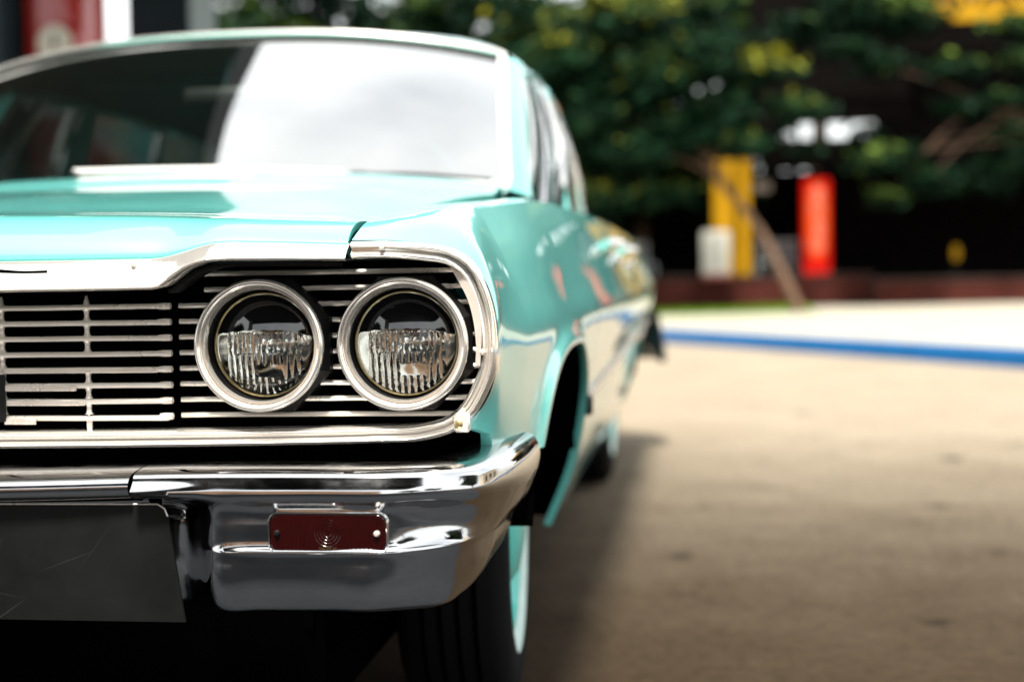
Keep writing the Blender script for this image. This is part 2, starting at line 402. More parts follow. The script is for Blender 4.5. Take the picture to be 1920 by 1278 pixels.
tree('leaning_tree', 'slender tree with a thin bare leaning trunk in front of the yellow columns',
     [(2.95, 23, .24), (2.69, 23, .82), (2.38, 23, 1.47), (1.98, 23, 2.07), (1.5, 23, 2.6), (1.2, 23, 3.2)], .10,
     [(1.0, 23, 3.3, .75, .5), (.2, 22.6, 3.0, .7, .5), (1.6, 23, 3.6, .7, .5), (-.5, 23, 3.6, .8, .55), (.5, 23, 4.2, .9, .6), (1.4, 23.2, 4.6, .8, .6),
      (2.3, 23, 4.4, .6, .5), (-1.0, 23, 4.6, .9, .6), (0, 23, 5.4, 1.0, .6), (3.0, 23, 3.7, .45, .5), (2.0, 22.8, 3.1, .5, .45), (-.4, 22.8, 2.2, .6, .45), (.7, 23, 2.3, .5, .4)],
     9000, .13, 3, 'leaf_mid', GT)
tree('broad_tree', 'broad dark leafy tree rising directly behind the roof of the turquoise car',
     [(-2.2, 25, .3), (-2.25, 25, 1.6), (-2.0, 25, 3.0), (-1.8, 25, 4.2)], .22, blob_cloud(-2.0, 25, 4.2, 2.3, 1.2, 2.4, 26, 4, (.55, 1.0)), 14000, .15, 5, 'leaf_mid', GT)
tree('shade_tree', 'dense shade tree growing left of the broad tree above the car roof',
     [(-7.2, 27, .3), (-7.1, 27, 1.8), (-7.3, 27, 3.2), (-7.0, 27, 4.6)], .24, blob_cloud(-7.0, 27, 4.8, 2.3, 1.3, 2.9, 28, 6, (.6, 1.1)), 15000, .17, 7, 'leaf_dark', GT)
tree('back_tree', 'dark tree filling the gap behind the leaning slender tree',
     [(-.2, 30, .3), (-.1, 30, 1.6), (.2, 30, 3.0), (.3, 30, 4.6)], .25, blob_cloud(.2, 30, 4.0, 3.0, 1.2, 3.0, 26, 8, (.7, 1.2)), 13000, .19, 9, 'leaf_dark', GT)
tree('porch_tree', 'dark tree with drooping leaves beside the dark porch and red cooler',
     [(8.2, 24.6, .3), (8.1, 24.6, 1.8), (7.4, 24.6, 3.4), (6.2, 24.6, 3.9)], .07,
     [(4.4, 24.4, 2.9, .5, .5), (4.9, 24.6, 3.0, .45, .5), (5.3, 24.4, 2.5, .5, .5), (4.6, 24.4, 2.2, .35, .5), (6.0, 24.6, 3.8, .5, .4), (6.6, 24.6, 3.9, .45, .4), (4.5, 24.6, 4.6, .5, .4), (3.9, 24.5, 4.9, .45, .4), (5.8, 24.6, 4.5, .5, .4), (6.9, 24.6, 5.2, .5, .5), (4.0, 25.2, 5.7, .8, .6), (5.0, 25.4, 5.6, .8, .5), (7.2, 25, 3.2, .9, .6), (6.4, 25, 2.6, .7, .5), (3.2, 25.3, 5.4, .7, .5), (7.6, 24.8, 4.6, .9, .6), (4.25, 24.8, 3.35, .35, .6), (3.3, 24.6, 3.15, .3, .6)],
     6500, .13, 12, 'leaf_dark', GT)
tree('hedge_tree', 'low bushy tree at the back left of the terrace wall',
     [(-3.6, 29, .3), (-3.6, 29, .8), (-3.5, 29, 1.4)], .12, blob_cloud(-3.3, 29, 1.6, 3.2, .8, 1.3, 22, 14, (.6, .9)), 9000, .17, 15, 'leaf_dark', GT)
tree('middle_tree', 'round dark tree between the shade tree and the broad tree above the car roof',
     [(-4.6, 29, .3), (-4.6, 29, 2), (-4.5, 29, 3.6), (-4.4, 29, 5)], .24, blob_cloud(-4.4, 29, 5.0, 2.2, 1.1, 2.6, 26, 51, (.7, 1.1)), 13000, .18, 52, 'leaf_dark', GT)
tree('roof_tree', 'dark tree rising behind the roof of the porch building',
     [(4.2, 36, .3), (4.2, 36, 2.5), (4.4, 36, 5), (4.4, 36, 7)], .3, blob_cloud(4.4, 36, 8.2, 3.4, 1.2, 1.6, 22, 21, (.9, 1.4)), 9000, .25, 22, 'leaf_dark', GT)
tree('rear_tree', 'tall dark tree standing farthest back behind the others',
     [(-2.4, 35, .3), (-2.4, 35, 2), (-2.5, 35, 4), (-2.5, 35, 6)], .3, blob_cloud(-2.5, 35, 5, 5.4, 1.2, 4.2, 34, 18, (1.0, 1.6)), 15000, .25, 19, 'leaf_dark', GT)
# trees that close the forecourt behind and beside the photographer (seen in the chrome); the last is added to dim the car side
GT2 = 'trees around the far side of the forecourt'
for i, (x, y, h) in enumerate(((-12.5, -13, 6.5), (9.5, -17, 5.5), (12, -9, 6), (12.5, 1.5, 6.0))):
    lab = ('large tree beside the orange building', 'tree at the corner of the orange building near the road', 'tree between the orange and the beige buildings', 'unseen tree right of the car added to cut sky light on its side')[i]
    tree('street_tree', lab, [(x, y, 0), (x+.1, y, 1.5), (x, y+.2, 3), (x, y, h*.6)], .22, blob_cloud(x, y, h*.62, 2.3, 2.3, 2.0, 18, 30+i, (.8, 1.3)), 5000, .28, 40+i, 'leaf_dark', GT2)

# ------------------------------------------------------------------ porch building on the right
b0 = (4.9, 27, .3)
PB = empty('porch_building', b0, 'dark open porch building with yellow columns and yellow lattice fascia behind the trees', 'building')
def pb(name, lst, m, par=PB, bevel=0.0, **k):
    return link(name, boxes([(b[0]-b0[0], b[1]-b0[1], b[2]-b0[2], *b[3:]) for b in lst], bevel=bevel), m, par, smooth=False, **k)
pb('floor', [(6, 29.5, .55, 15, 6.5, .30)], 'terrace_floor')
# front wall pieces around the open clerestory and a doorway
pb('wall', [(9.0, 30.2, 2.1, 10.3, .2, 2.8), (3.0, 31, 1.95, 3.6, .2, 2.5), (-3.6, 30.5, 2.2, 9.6, .2, 3.0)], 'shaded_wood')
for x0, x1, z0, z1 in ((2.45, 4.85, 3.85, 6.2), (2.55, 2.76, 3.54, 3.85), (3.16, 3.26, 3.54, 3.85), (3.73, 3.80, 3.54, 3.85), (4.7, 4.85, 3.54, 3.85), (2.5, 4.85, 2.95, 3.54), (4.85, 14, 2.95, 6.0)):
    pb('panel', [((x0+x1)/2, 27.0, (z0+z1)/2, x1-x0, .12, z1-z0)], 'shaded_wood')
pb('roof', [(8.3, 28.9, 5.28, 12, 4.0, .25)], 'shaded_wood')
pb('gable', [(3.6, 27.2, 6.2, 2.6, .15, 1.9), (5.3, 27.3, 6.3, 1.8, .15, 2.2)], 'shaded_wood')
pb('shade_beam', [(5.0, 26.3, 4.15, 5.2, .1, .16)], 'shaded_wood')
for x, w in ((1.74, .40), (2.14, .21)):
    c = pb('column', [(x, 26.5, 1.95, w, .24, 2.35)], 'yellow_paint')
    nfl = 5 if w > .3 else 3
    for k in range(nfl):
        pb('rib', [(x-w/2+w*(k+.5)/nfl, 26.5-.13, 1.95, w/nfl*.55, .03, 2.30)], 'yellow_paint', bevel=.006)
pb('lintel', [(1.0, 26.5, 3.35, 3.3, .2, .3)], 'shaded_wood')
pb('porch_roof', [(-3.0, 28.7, 3.6, 11.2, 4.6, .2)], 'shaded_wood')
fas = pb('fascia', [(9.7, 25.98, 5.68, 8.7, .12, .22)], 'yellow_paint')
pb('fascia_rail', [(9.7, 25.98, 6.53, 8.7, .10, .14)], 'yellow_paint')
pb('fascia_back', [(9.7, 26.12, 6.05, 8.7, .06, .9)], 'terrace_floor')
for k in range(9):
    cx = 5.9+k*.92
    for sgn in (-1, 1):
        me = boxes([(0, 0, 0, .11, .07, .86)])
        o = link('lattice_slat', me, 'yellow_paint', PB, smooth=False)
        o.location = (cx+sgn*.23-b0[0], 25.98-b0[1], 6.13-b0[2]); o.rotation_euler = (0, -sgn*math.radians(31), 0)
    pb('lattice_infill', [(cx, 26.03, 5.90, .42, .03, .10)], 'yellow_paint')
# brick terrace wall
TW = empty('terrace_wall', (3, 25.2, .3), 'low dark red brick terrace wall behind the grass strip', 'wall')
tw = [(0.0-3, 1.0, .26, 9.0, .3, .55), (9.0-3, .2, .20, 9.0, .3, .46)]
link('brickwork', boxes(tw), 'brick_red', TW, smooth=False)
link('coping', boxes([(-3.0, 1.0, .56, 9.1, .36, .05), (6.0, .2, .455, 9.1, .36, .05)]), 'terrace_floor', TW, smooth=False)
link('end_pier', boxes([(1.55-3, .62, .27, .75, .4, .58)]), 'brick_red', TW, smooth=False)

# drinks cooler
ck = empty('drinks_cooler', (3.58, 27.25, .72), 'tall red drinks cooler with white script on an orange panel under the dark porch', 'cooler')
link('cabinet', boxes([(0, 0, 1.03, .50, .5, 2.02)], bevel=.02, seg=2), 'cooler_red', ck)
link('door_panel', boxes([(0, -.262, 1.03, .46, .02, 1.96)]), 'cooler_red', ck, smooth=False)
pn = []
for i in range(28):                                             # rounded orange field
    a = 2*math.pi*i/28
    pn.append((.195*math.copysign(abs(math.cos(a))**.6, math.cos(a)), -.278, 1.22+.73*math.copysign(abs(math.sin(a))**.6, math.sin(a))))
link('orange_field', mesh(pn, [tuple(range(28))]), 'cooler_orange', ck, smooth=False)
tm = text_mesh('Coca-Cola', .36, .004, .35)
tm.transform(Matrix.Translation((.0, -.285, 1.22)) @ Matrix.Rotation(math.pi/2, 4, 'X') @ Matrix.Rotation(math.pi/2, 4, 'Z') @ Matrix.Scale(.82, 4))
link('script', tm, 'script_white', ck, smooth=False)
link('handle', boxes([(-.22, -.30, .55, .025, .03, .4)], bevel=.008), 'black_satin', ck)
for sx in (-.22, .22):
    link('foot', boxes([(sx, -.18, .012, .06, .06, .03)]), 'black_satin', ck, smooth=False)
# white menu board on a pink base
mb = empty('menu_board', (1.57, 25.45, .84), 'white menu board with rounded corners standing on the brick pier', 'board')
bd = boxes([(0, 0, .47, .52, .06, .84)], bevel=.05, seg=3)
link('panel', bd, 'board_white', mb)
for k in range(6):
    link('text_line', boxes([(-.02+.03*(k % 2), -.0345, .75-.10*k, .34-.06*(k % 3), .006, .014)]), 'board_ink', mb, smooth=False)
link('base', boxes([(0, 0, .03, .56, .22, .08)], bevel=.015), 'pot_pink', mb)
# grey chairs on the terrace
def chair(x, y, rz, lab):
    c = empty('terrace_chair', (x, y, .70), lab, 'chair', 'chairs on the porch terrace', rz)
    link('seat', boxes([(0, 0, .44, .44, .42, .04)], bevel=.01), 'chair_grey', c)
    for sx in (-.2, .2):
        for sy in (-.19, .19):
            link('leg', boxes([(sx, sy, .21, .035, .035, .42)]), 'chair_grey', c, smooth=False)
    for k in range(4):
        link('back_slat', boxes([(-.165+.11*k, .2, .64, .05, .03, .40)]), 'chair_grey', c, smooth=False)
    link('back_rail', boxes([(0, .2, .86, .46, .04, .05)], bevel=.01), 'chair_grey', c)
chair(2.62, 27.5, .1, 'pale grey slatted chair on the terrace nearest the yellow columns')
chair(3.00, 27.9, -.3, 'pale grey slatted chair on the terrace close against the red cooler')
chair(0.1, 27.5, .4, 'pale grey slatted chair on the terrace away left of the white board')
# hanging white sign left of cooler
hs = empty('hanging_sign', (2.55, 28.0, 2.7), 'small white sign hanging from a bracket beside the yellow columns', 'sign')
link('panel', boxes([(0, 0, 0, .36, .03, .19)], bevel=.008), 'board_white', hs)
link('bracket', boxes([(0, 0, .42, .02, .02, .66)]), 'black_satin', hs, smooth=False)
# small yellow lamp on a post by the porch
yl = empty('yellow_lantern', (6.0, 25.6, .62), 'small yellow lantern on a thin dark post in front of the porch', 'lantern')
link('post', boxes([(0, 0, .24, .04, .04, .48)]), 'black_satin', yl, smooth=False)
link('lamp_head', lathe([(.0, .46), (.05, .48), (.075, .58), (.06, .70), (.02, .76), (0, .77)], (0, 0, 0), 'Z', 14), 'yellow_paint', yl)

# ------------------------------------------------------------------ service station on the left
CZ = 3.9
cp = [(-4.0, -8), (3.6, -8), (4.0, -7.6), (4.0, -3.6), (3.6, -3.2), (-2.9, -3.2), (-3.0, -3.1), (-3.0, -.2), (-2.8, .2), (-.87, .4), (-.87, 3.4), (-.7, 3.9), (-.5, 4.3), (-.45, 9.4), (-.6, 10.0), (-1.2, 10.2), (-4.0, 10.2)]  # outline shaped for shade and reflections; lobe behind the camera added
CAN = empty('station_canopy', (-3, 9.4, 0), 'flat service station canopy roof on square columns over the left of the forecourt', 'canopy')
n = len(cp); cv = [(x+3, y-9.4, CZ) for x, y in cp]+[(x+3, y-9.4, CZ+.45) for x, y in cp]
cf = [tuple(range(n)), tuple(range(n, 2*n))]+[(i, (i+1) % n, n+(i+1) % n, n+i) for i in range(n)]
link('roof_slab', mesh(cv, cf), 'canopy_under', CAN, smooth=False)
link('column', boxes([(0.0, .06, 1.95, .49, .62, 3.9)], bevel=.012), 'column_pale', CAN, smooth=False)
link('column_shaded_face', boxes([(-.003, -.27, 1.95, .50, .05, 3.88)]), 'column_dark', CAN, smooth=False)  # dark front slab: the column's shade put into its colour
link('column', boxes([(-.93, -1.3, 1.95, .55, .6, 3.9)]), 'column_dark', CAN, smooth=False)
link('column', boxes([(-.5, -16.0, 1.95, .5, .5, 3.9)]), 'column_pale', CAN, smooth=False)
# vintage pump
pu = empty('fuel_pump', (-3.38, 8.25, 0), 'old red fuel pump with a white round dial beside the canopy column', 'fuel pump')
link('plinth', boxes([(0, 0, .09, .7, .6, .18)], bevel=.02), 'concrete', pu)
link('body', boxes([(0, 0, 1.7, .47, .46, 3.04)], bevel=.06, seg=3), 'pump_red', pu)
link('dial_housing', lathe([(.0, -.30), (.14, -.30), (.165, -.285), (.17, -.22)], (.05, 0, 2.56), 'Y', 40), 'pump_red', pu)
dl = link('dial', lathe([(.0, -.306), (.125, -.306), (.135, -.30)], (.05, 0, 2.56), 'Y', 40), 'pump_cream', pu)
link('hand', boxes([(.05, -.311, 2.59, .016, .004, .09), (.05, -.311, 2.555, .04, .004, .04)]), 'dial_black', dl, smooth=False)
for k in range(12):
    a = k*math.pi/6
    link('tick', boxes([(.05+.108*math.cos(a), -.3095, 2.56+.108*math.sin(a), .012, .003, .012)]), 'dial_black', dl, smooth=False)
# buildings round the forecourt
def house(name, lab, x, y, sx, sy, h, m, wins, face):
    e = empty(name, (x, y, 0), lab, 'building')
    link('wall', boxes([(0, 0, h/2, sx, sy, h)]), m, e, smooth=False)
    link('roof', boxes([(0, 0, h+.1, sx+.5, sy+.5, .22)]), 'concrete', e, smooth=False)
    for (p, z, w, hh) in wins:
        c = {'+y': (p, sy/2+.02, z, w, .08, hh), '-x': (-sx/2-.02, p, z, .08, w, hh), '+x': (sx/2+.02, p, z, .08, w, hh), '-y': (p, -sy/2-.02, z, w, .08, hh)}[face]
        link('window', boxes([c]), 'window_dark', e, smooth=False)
    return e
house('orange_building', 'long low orange rendered building across the forecourt behind the photographer', -6, -17, 16, 5, 4.3, 'wall_orange', [(-7, 1.6, 1.5, 1.2), (-3, 1.6, 1.5, 1.2), (1, 1.2, 1.1, 2.3), (5, 1.6, 1.5, 1.2)], '+y')
house('beige_building', 'pale beige building beyond the pavement on the right of the car', 17, 12, 5, 10, 4.4, 'wall_beige', [(-3, 1.8, 1.3, 1.4), (0, 1.8, 1.3, 1.4), (3, 1.4, 1.1, 2.4)], '-x')
house('brown_building', 'low brown building behind the fuel pump', -10.5, 15, 11, 4, 2.9, 'wall_brown', [(2.5, 1.5, 1.2, 1.2), (-1, 1.5, 1.2, 1.2)], '-y')

# ================================================================== THE CAR
CAR = empty('vintage_car', (0, 2.3, 0), 'turquoise vintage saloon car with chrome grille, twin round headlights and chrome bumper', 'car')
CAR_OFF = Vector((0, 2.3, 0))
def scratch(m, scale, ang, col, amt):
    n = m.node_tree.nodes; l = m.node_tree.links; b = n['Principled BSDF']
    co = n.new('ShaderNodeTexCoord'); src = b.inputs['Base Color'].links[0].from_socket
    for k, a in enumerate(ang):
        m0 = n.new('ShaderNodeMapping'); m0.inputs['Rotation'].default_value = (0, a, 0); l.new(co.outputs['Object'], m0.inputs['Vector'])
        mp = n.new('ShaderNodeMapping'); mp.inputs['Scale'].default_value = (scale*.012, 1, scale); mp.inputs['Location'].default_value = (k*3.1, 0, k*1.7)
        t = n.new('ShaderNodeTexNoise'); t.inputs['Scale'].default_value = 1.0; t.inputs['Detail'].default_value = 2
        r = n.new('ShaderNodeMapRange'); r.inputs['From Min'].default_value = .70; r.inputs['From Max'].default_value = .74; r.inputs['To Max'].default_value = amt
        l.new(m0.outputs[0], mp.inputs['Vector']); l.new(mp.outputs[0], t.inputs['Vector']); l.new(t.outputs['Fac'], r.inputs['Value'])
        mi = n.new('ShaderNodeMix'); mi.data_type = 'RGBA'; mi.inputs[7].default_value = (*col, 1)
        l.new(r.outputs[0], mi.inputs[0]); l.new(src, mi.inputs[6]); src = mi.outputs[2]
    l.new(src, b.inputs['Base Color'])
scratch(MAT['plate_dark'], 260, (.35, -.2, .9, .6), (.06, .065, .06), .5)
def part(name, me, m, parent=CAR, smooth=True, angle=40, label=None):
    o = link(name, me, m, None, smooth, angle=angle)
    o.parent = parent
    if parent is CAR: o.matrix_parent_inverse = Matrix.Translation(-CAR_OFF)      # geometry is written in world coordinates
    if label: o['label'] = label
    return o

# ---- body side sections: 12 keys from hood seam / belt over the shoulder to the sill
SY = [.35, .6, 1.0, 1.5, 2.2, 3.4, 4.5, 5.1, 5.3]
SEC = {
 .35: [(.758, .913), (.81, .921), (.85, .923), (.878, .917), (.908, .888), (.932, .850), (.948, .79), (.956, .725), (.952, .66), (.945, .58), (.93, .45), (.90, .33)],
 .6:  [(.762, .930), (.82, .938), (.86, .940), (.887, .934), (.918, .905), (.945, .86), (.961, .79), (.968, .725), (.963, .66), (.955, .57), (.938, .42), (.89, .27)],
 1.0: [(.768, .960), (.825, .966), (.868, .966), (.893, .960), (.926, .925), (.952, .87), (.968, .795), (.976, .73), (.969, .662), (.960, .56), (.935, .40), (.885, .27)],
 1.5: [(.775, .992), (.83, .988), (.875, .982), (.908, .972), (.942, .93), (.965, .87), (.982, .80), (.989, .735), (.976, .662), (.960, .56), (.935, .40), (.885, .27)],
 2.2: [(.80, 1.002), (.85, .996), (.89, .990), (.921, .980), (.950, .935), (.975, .88), (.992, .805), (1.0, .74), (.986, .668), (.962, .565), (.935, .40), (.885, .27)],
 3.4: [(.80, 1.010), (.85, 1.004), (.89, .997), (.925, .985), (.953, .940), (.977, .885), (.995, .815), (1.003, .752), (.990, .682), (.964, .585), (.935, .41), (.885, .27)],
 4.5: [(.74, 1.005), (.82, 1.000), (.885, .995), (.925, .980), (.955, .935), (.98, .885), (1.0, .82), (1.006, .765), (.995, .70), (.965, .60), (.93, .42), (.88, .29)],
 5.1: [(.72, .985), (.80, .982), (.87, .978), (.912, .964), (.945, .92), (.968, .875), (.985, .815), (.990, .76), (.98, .70), (.95, .60), (.91, .45), (.86, .32)],
 5.3: [(.70, .93), (.78, .93), (.84, .925), (.88, .915), (.91, .885), (.93, .85), (.945, .80), (.95, .75), (.94, .70), (.915, .61), (.88, .48), (.83, .38)],
}
SARR = np.array([SEC[y] for y in SY])
for _k, _d in ((4, .014), (5, .018), (6, .010)): SARR[:8, _k, 0] -= _d  # flatter upper flank below a crisp shoulder crease
# [station, key, 2]
TK = np.arange(12); TD = np.linspace(0, 11, 89)
def tint(k):
    k = np.asarray(k); a = TD <= 3
    return np.concatenate([hermite(TK[:4], k[:4], TD[a]), hermite(TK[3:], k[3:], TD[~a])])
def sec(y):
    k = np.stack([hermite(SY, SARR[:, i, :], [y])[0] for i in range(12)])
    return tint(k)
def arch(y, c, hw, top, sill=.27):
    u = abs(y-c)/hw
    return sill if u >= 1 else sill+(top-sill)*(1-u**3.0)**(1/3.0)
ARCHES = [(.86, .415, .685), (3.90, .42, .60)]
def zlow(y):
    if y < .4448: return .535
    if y < .86: return max(.535, arch(y, *ARCHES[0]))
    for c, hw, top in ARCHES:
        if abs(y-c) < hw: return arch(y, c, hw, top)
    return None
def flare(y, z):
    b = 0
    for c, hw, top in ARCHES:
        u = abs(y-c)/hw; v = max(0, (z-.27)/(top-.27)); g = (u**3+v**3)**(1/3.)
        d = (g-1)*.41
        k = min(1, max(0, (z-.32)/.25)); k = k*k*(3-2*k)
        b += (.003+.013*k)*math.exp(-((d-.004)/.024)**2)
    return b
def column(y):
    p = sec(y); zl = zlow(y)
    if zl is not None and zl > .272:
        zz = p[:, 1]
        i = np.where((zz[:-1] >= zl) & (zz[1:] < zl))[0]
        i = i[-1]; fr = (zz[i]-zl)/(zz[i]-zz[i+1]); pe = i+fr
        idx = np.linspace(0, pe, len(TD)); p = np.stack([np.interp(idx, np.arange(len(TD)), p[:, k]) for k in (0, 1)], 1)
    pts = [(x+flare(y, z), y, z) for x, z in p]
    x, _, z = pts[-1]
    pts += [(x-.008, y, z-.001), (x-.016, y, z+.003)]
    return pts
def ycols(a, b):
    ys = set(np.round(np.linspace(a, b, max(3, int((b-a)/.035))), 4))
    for c, hw, top in ARCHES:
        for th in np.linspace(0, math.pi, 41):
            y = c+hw*math.cos(th)
            if a < y < b: ys.add(round(float(y), 4))
        for e in (c-hw-.0005, c-hw+.0008, c+hw-.0008, c+hw+.0005):
            if a < e < b: ys.add(round(e, 5))
    return sorted(ys)
P0 = [(.757, .045, .860), (.81, .050, .859), (.855, .062, .853), (.893, .080, .842), (.917, .094, .820), (.931, .102, .794), (.9395, .106, .76), (.9425, .107, .722), (.9395, .107, .684), (.929, .107, .650), (.910, .106, .622), (.884, .106, .604)]
P1 = [(.757, .17, .893), (.81, .18, .901), (.848, .19, .904), (.874, .19, .897), (.905, .17, .864), (.926, .15, .823), (.937, .145, .787), (.941, .145, .745), (.9405, .145, .707), (.938, .145, .668), (.934, .145, .635), (.925, .15, .590)]
def front_cols():
    ring0 = tint(P0); ring1 = tint(P1)
    s35 = sec(.35); r2 = np.stack([s35[:, 0], np.full(len(TD), .35), s35[:, 1]], 1)
    s6 = sec(.5); r3 = np.stack([s6[:, 0], np.full(len(TD), .5), s6[:, 1]], 1)
    st = np.stack([ring0, ring1, r2, r3])
    res = []
    cur = []
    for i in range(len(TD)):
        a, b = st[0, i], st[1, i]                                # rolled rim up to the crease, then the flank
        mid = (a+b)/2+np.array([.3, -.6, .5])*.10*np.linalg.norm(b-a)
        r1 = hermite([0, .5, 1], np.stack([a, mid, b]), np.linspace(0, 1, 9))
        u = chord(st[1:, i, :])
        r2_ = hermite(u, st[1:, i, :], np.linspace(0, u[1], 11)[1:])
        cur.append(np.concatenate([r1, r2_]))
    cur = np.array(cur)                                          # [t, column, 3]
    inner = ring0.copy(); inner[:, 1] += .03                     # return flange into the opening
    for col in [inner]+[cur[:, k, :] for k in range(cur.shape[1])]:
        z = col[:, 2]; lim = .535
        k = np.where((z[:-1] >= lim) & (z[1:] < lim))[0]
        if len(k):                                               # ends just below the bumper top
            pe = k[-1]+(z[k[-1]]-lim)/(z[k[-1]]-z[k[-1]+1]); ix = np.linspace(0, pe, len(TD))
            col = np.stack([np.interp(ix, np.arange(len(TD)), col[:, c]) for c in range(3)], 1)
        pts = [tuple(p) for p in col]; x, y, z = pts[-1]
        res.append(pts+[(x-.008, y, z-.001), (x-.016, y, z+.003)])
    return res
SEAM = [1.45, 2.47, 3.38, 5.3]
for sx in (False, True):
    cols = front_cols()+[column(y) for y in ycols(.352, SEAM[0])]
    fe = part('front_fender', gridm(cols, flipx=sx), 'paint', angle=24)
    d1 = part('front_door', gridm([column(y) for y in ycols(SEAM[0]+.006, SEAM[1])], flipx=sx), 'paint', angle=24)
    d2 = part('rear_door', gridm([column(y) for y in ycols(SEAM[1]+.006, SEAM[2])], flipx=sx), 'paint', angle=24)
    qp = part('rear_quarter_panel', gridm([column(y) for y in ycols(SEAM[2]+.006, SEAM[3])], flipx=sx), 'paint', angle=24)
    s = -1 if sx else 1
    for d, y0, y1 in ((d1, 2.22, 2.42), (d2, 3.10, 3.32)):
        p = []
        for t in np.linspace(0, 1, 12):
            y = y0+(y1-y0)*t; k = .035*math.sin(math.pi*min(1, t*1.0))**.6
            p.append((.957+k, y, .905+.012*t))
        part('handle', sweep(p, [(a*1.2, b*.9) for a, b in circ(.014, 10)], flipx=sx), 'chrome', d)
        part('lock_button', lathe([(0, .0), (.012, .0), (.014, -.006), (.014, -.03)], (s*.985, y1+.02, .86), 'X', 16) if not sx else lathe([(0, 0), (.012, 0), (.014, .006), (.014, .03)], (s*.985, y1+.02, .86), 'X', 16), 'chrome', d)
    # side mouldings at the lower crease
    for d, ya, yb in ((d1, SEAM[0]+.01, SEAM[1]-.005), (d2, SEAM[1]+.01, SEAM[2]-.005), (qp, SEAM[2]+.01, 5.05), (fe, 1.30, SEAM[0]-.005)):
        p = []
        for y in np.linspace(ya, yb, 14):
            q = sec(y); zm = .535+.028*(y-1.3)/1.2
            i = np.argmin(abs(q[30:, 1]-zm))+30
            p.append((q[i, 0]+.002+flare(y, zm), y, zm))
        part('side_moulding', sweep(p, [(.008*a, .016*b) for a, b in circ(1, 10)], flipx=sx), 'chrome_worn', d)
    cap = boxes([(s*(.966+.006), 1.287, .532, .02, .03, .045)], bevel=.006)
    part('moulding_end_clip', cap, 'black_satin', fe)
    # inner wheel houses
    for c, hw, top in ARCHES:
        rows = []
        for xx in (.55, .945):
            rows.append([(xx, c+(hw+.015)*math.cos(a), .25+(top-.22)*math.sin(a)) for a in np.linspace(.42, math.pi-.35, 30)])
        part('wheel_house', gridm(rows, flipx=sx), 'black_gap', fe if c < 2 else qp)
part('underbody', boxes([(0, 2.7, .42, 1.30, 5.0, .24), (0, 2.45, .36, 1.74, 2.2, .16), (0, .38, .56, 1.5, .3, .5)]), 'black_gap', smooth=False)

# ---- hood
def hz(tab, x): return float(np.interp(abs(x), tab[0], tab[1]))
_zb = ([0, .27, .39, .497, .507, .519, .530, .542, .556, .571, .586, .601, .68, .76], [.797, .798, .798, .7985, .8005, .8085, .817, .8245, .830, .8335, .8347, .835, .834, .832])
_zt = ([0, .27, .39, .490, .505, .520, .535, .553, .572, .587, .6015, .68, .767], [.840, .840, .840, .8405, .842, .8455, .850, .8555, .8597, .8608, .861, .858, .854])
def crest(x): return float(hermite([0, .175, .425, .6, .715, .8], [.915, .912, .907, .900, .895, .890], [abs(x)])[0])
def hrear(x): return float(hermite([0, .25, .45, .65, .78], [1.046, 1.044, 1.037, 1.018, 1.000], [abs(x)])[0])
def yfront(x): return .030-.035*(1-min(1, abs(x)/.62)**2)
xs = sorted(set(list(np.linspace(-.752, .752, 61))+[s*v for v in _zt[0] if v < .752 for s in (-1, 1)]))
rows = []
for x in xs:
    zt = hz(_zt, x)-.004; zc = crest(x); zr = hrear(x); yf = yfront(x)
    prof = [(yf+.02, zt-.004), (yf+.002, zt+.004), (yf+.006, zt+.22*(zc-zt)), (yf+.022, zt+.52*(zc-zt)), (yf+.055, zt+.80*(zc-zt)), (yf+.11, zc-.004), (.21, zc+.001), (.32, zc+.010)]
    for t in (.15, .3, .5, .7, .85, 1):
        y = .32+(1.455-.32)*t; prof.append((y, zc+.010+(zr-zc-.010)*t+.010*math.sin(math.pi*t)))
    prof.append((1.46, zr-.02))
    u = chord(prof); d = hermite(u, np.array(prof), np.linspace(0, u[-1], 44)) if False else np.array(prof)
    uu = np.concatenate([np.linspace(u[i], u[i+1], 4)[:-1] for i in range(len(u)-1)]+[[u[-1]]])
    d = hermite(u, np.array(prof), uu)
    rows.append([(x*float(np.interp(p[0], [.05, .35, .6, 1.0, 1.46], [.7545, .7555, .7595, .7655, .7722]))/.752, p[0], p[1]) for p in d])
rows = [[(p[0]+.0005, p[1], p[2]-.010) for p in rows[0]]]+rows+[[(p[0]-.0005, p[1], p[2]-.010) for p in rows[-1]]]
hood = part('hood', gridm(rows), 'paint', angle=70)
# chrome lip on the hood edge
rows = []
for x in sorted(set(list(np.linspace(-.757, .757, 81))+[s*v for t in (_zb, _zt) for v in t[0] if v < .757 for s in (-1, 1)])):
    zt, zb, yf = hz(_zt, x), hz(_zb, x), yfront(x)-.004
    rows.append([(x, yf+.018, zt+.001), (x, yf+.009, zt+.0008), (x, yf+.003, zt-.002), (x, yf-.008, zt-.35*(zt-zb)), (x, yf-.019, zt-.82*(zt-zb)), (x, yf-.021, zb+.003), (x, yf-.016, zb), (x, yf+.045, zb+.004)])
lip = part('hood_lip_moulding', gridm(rows), 'chrome_bright', hood, angle=50)
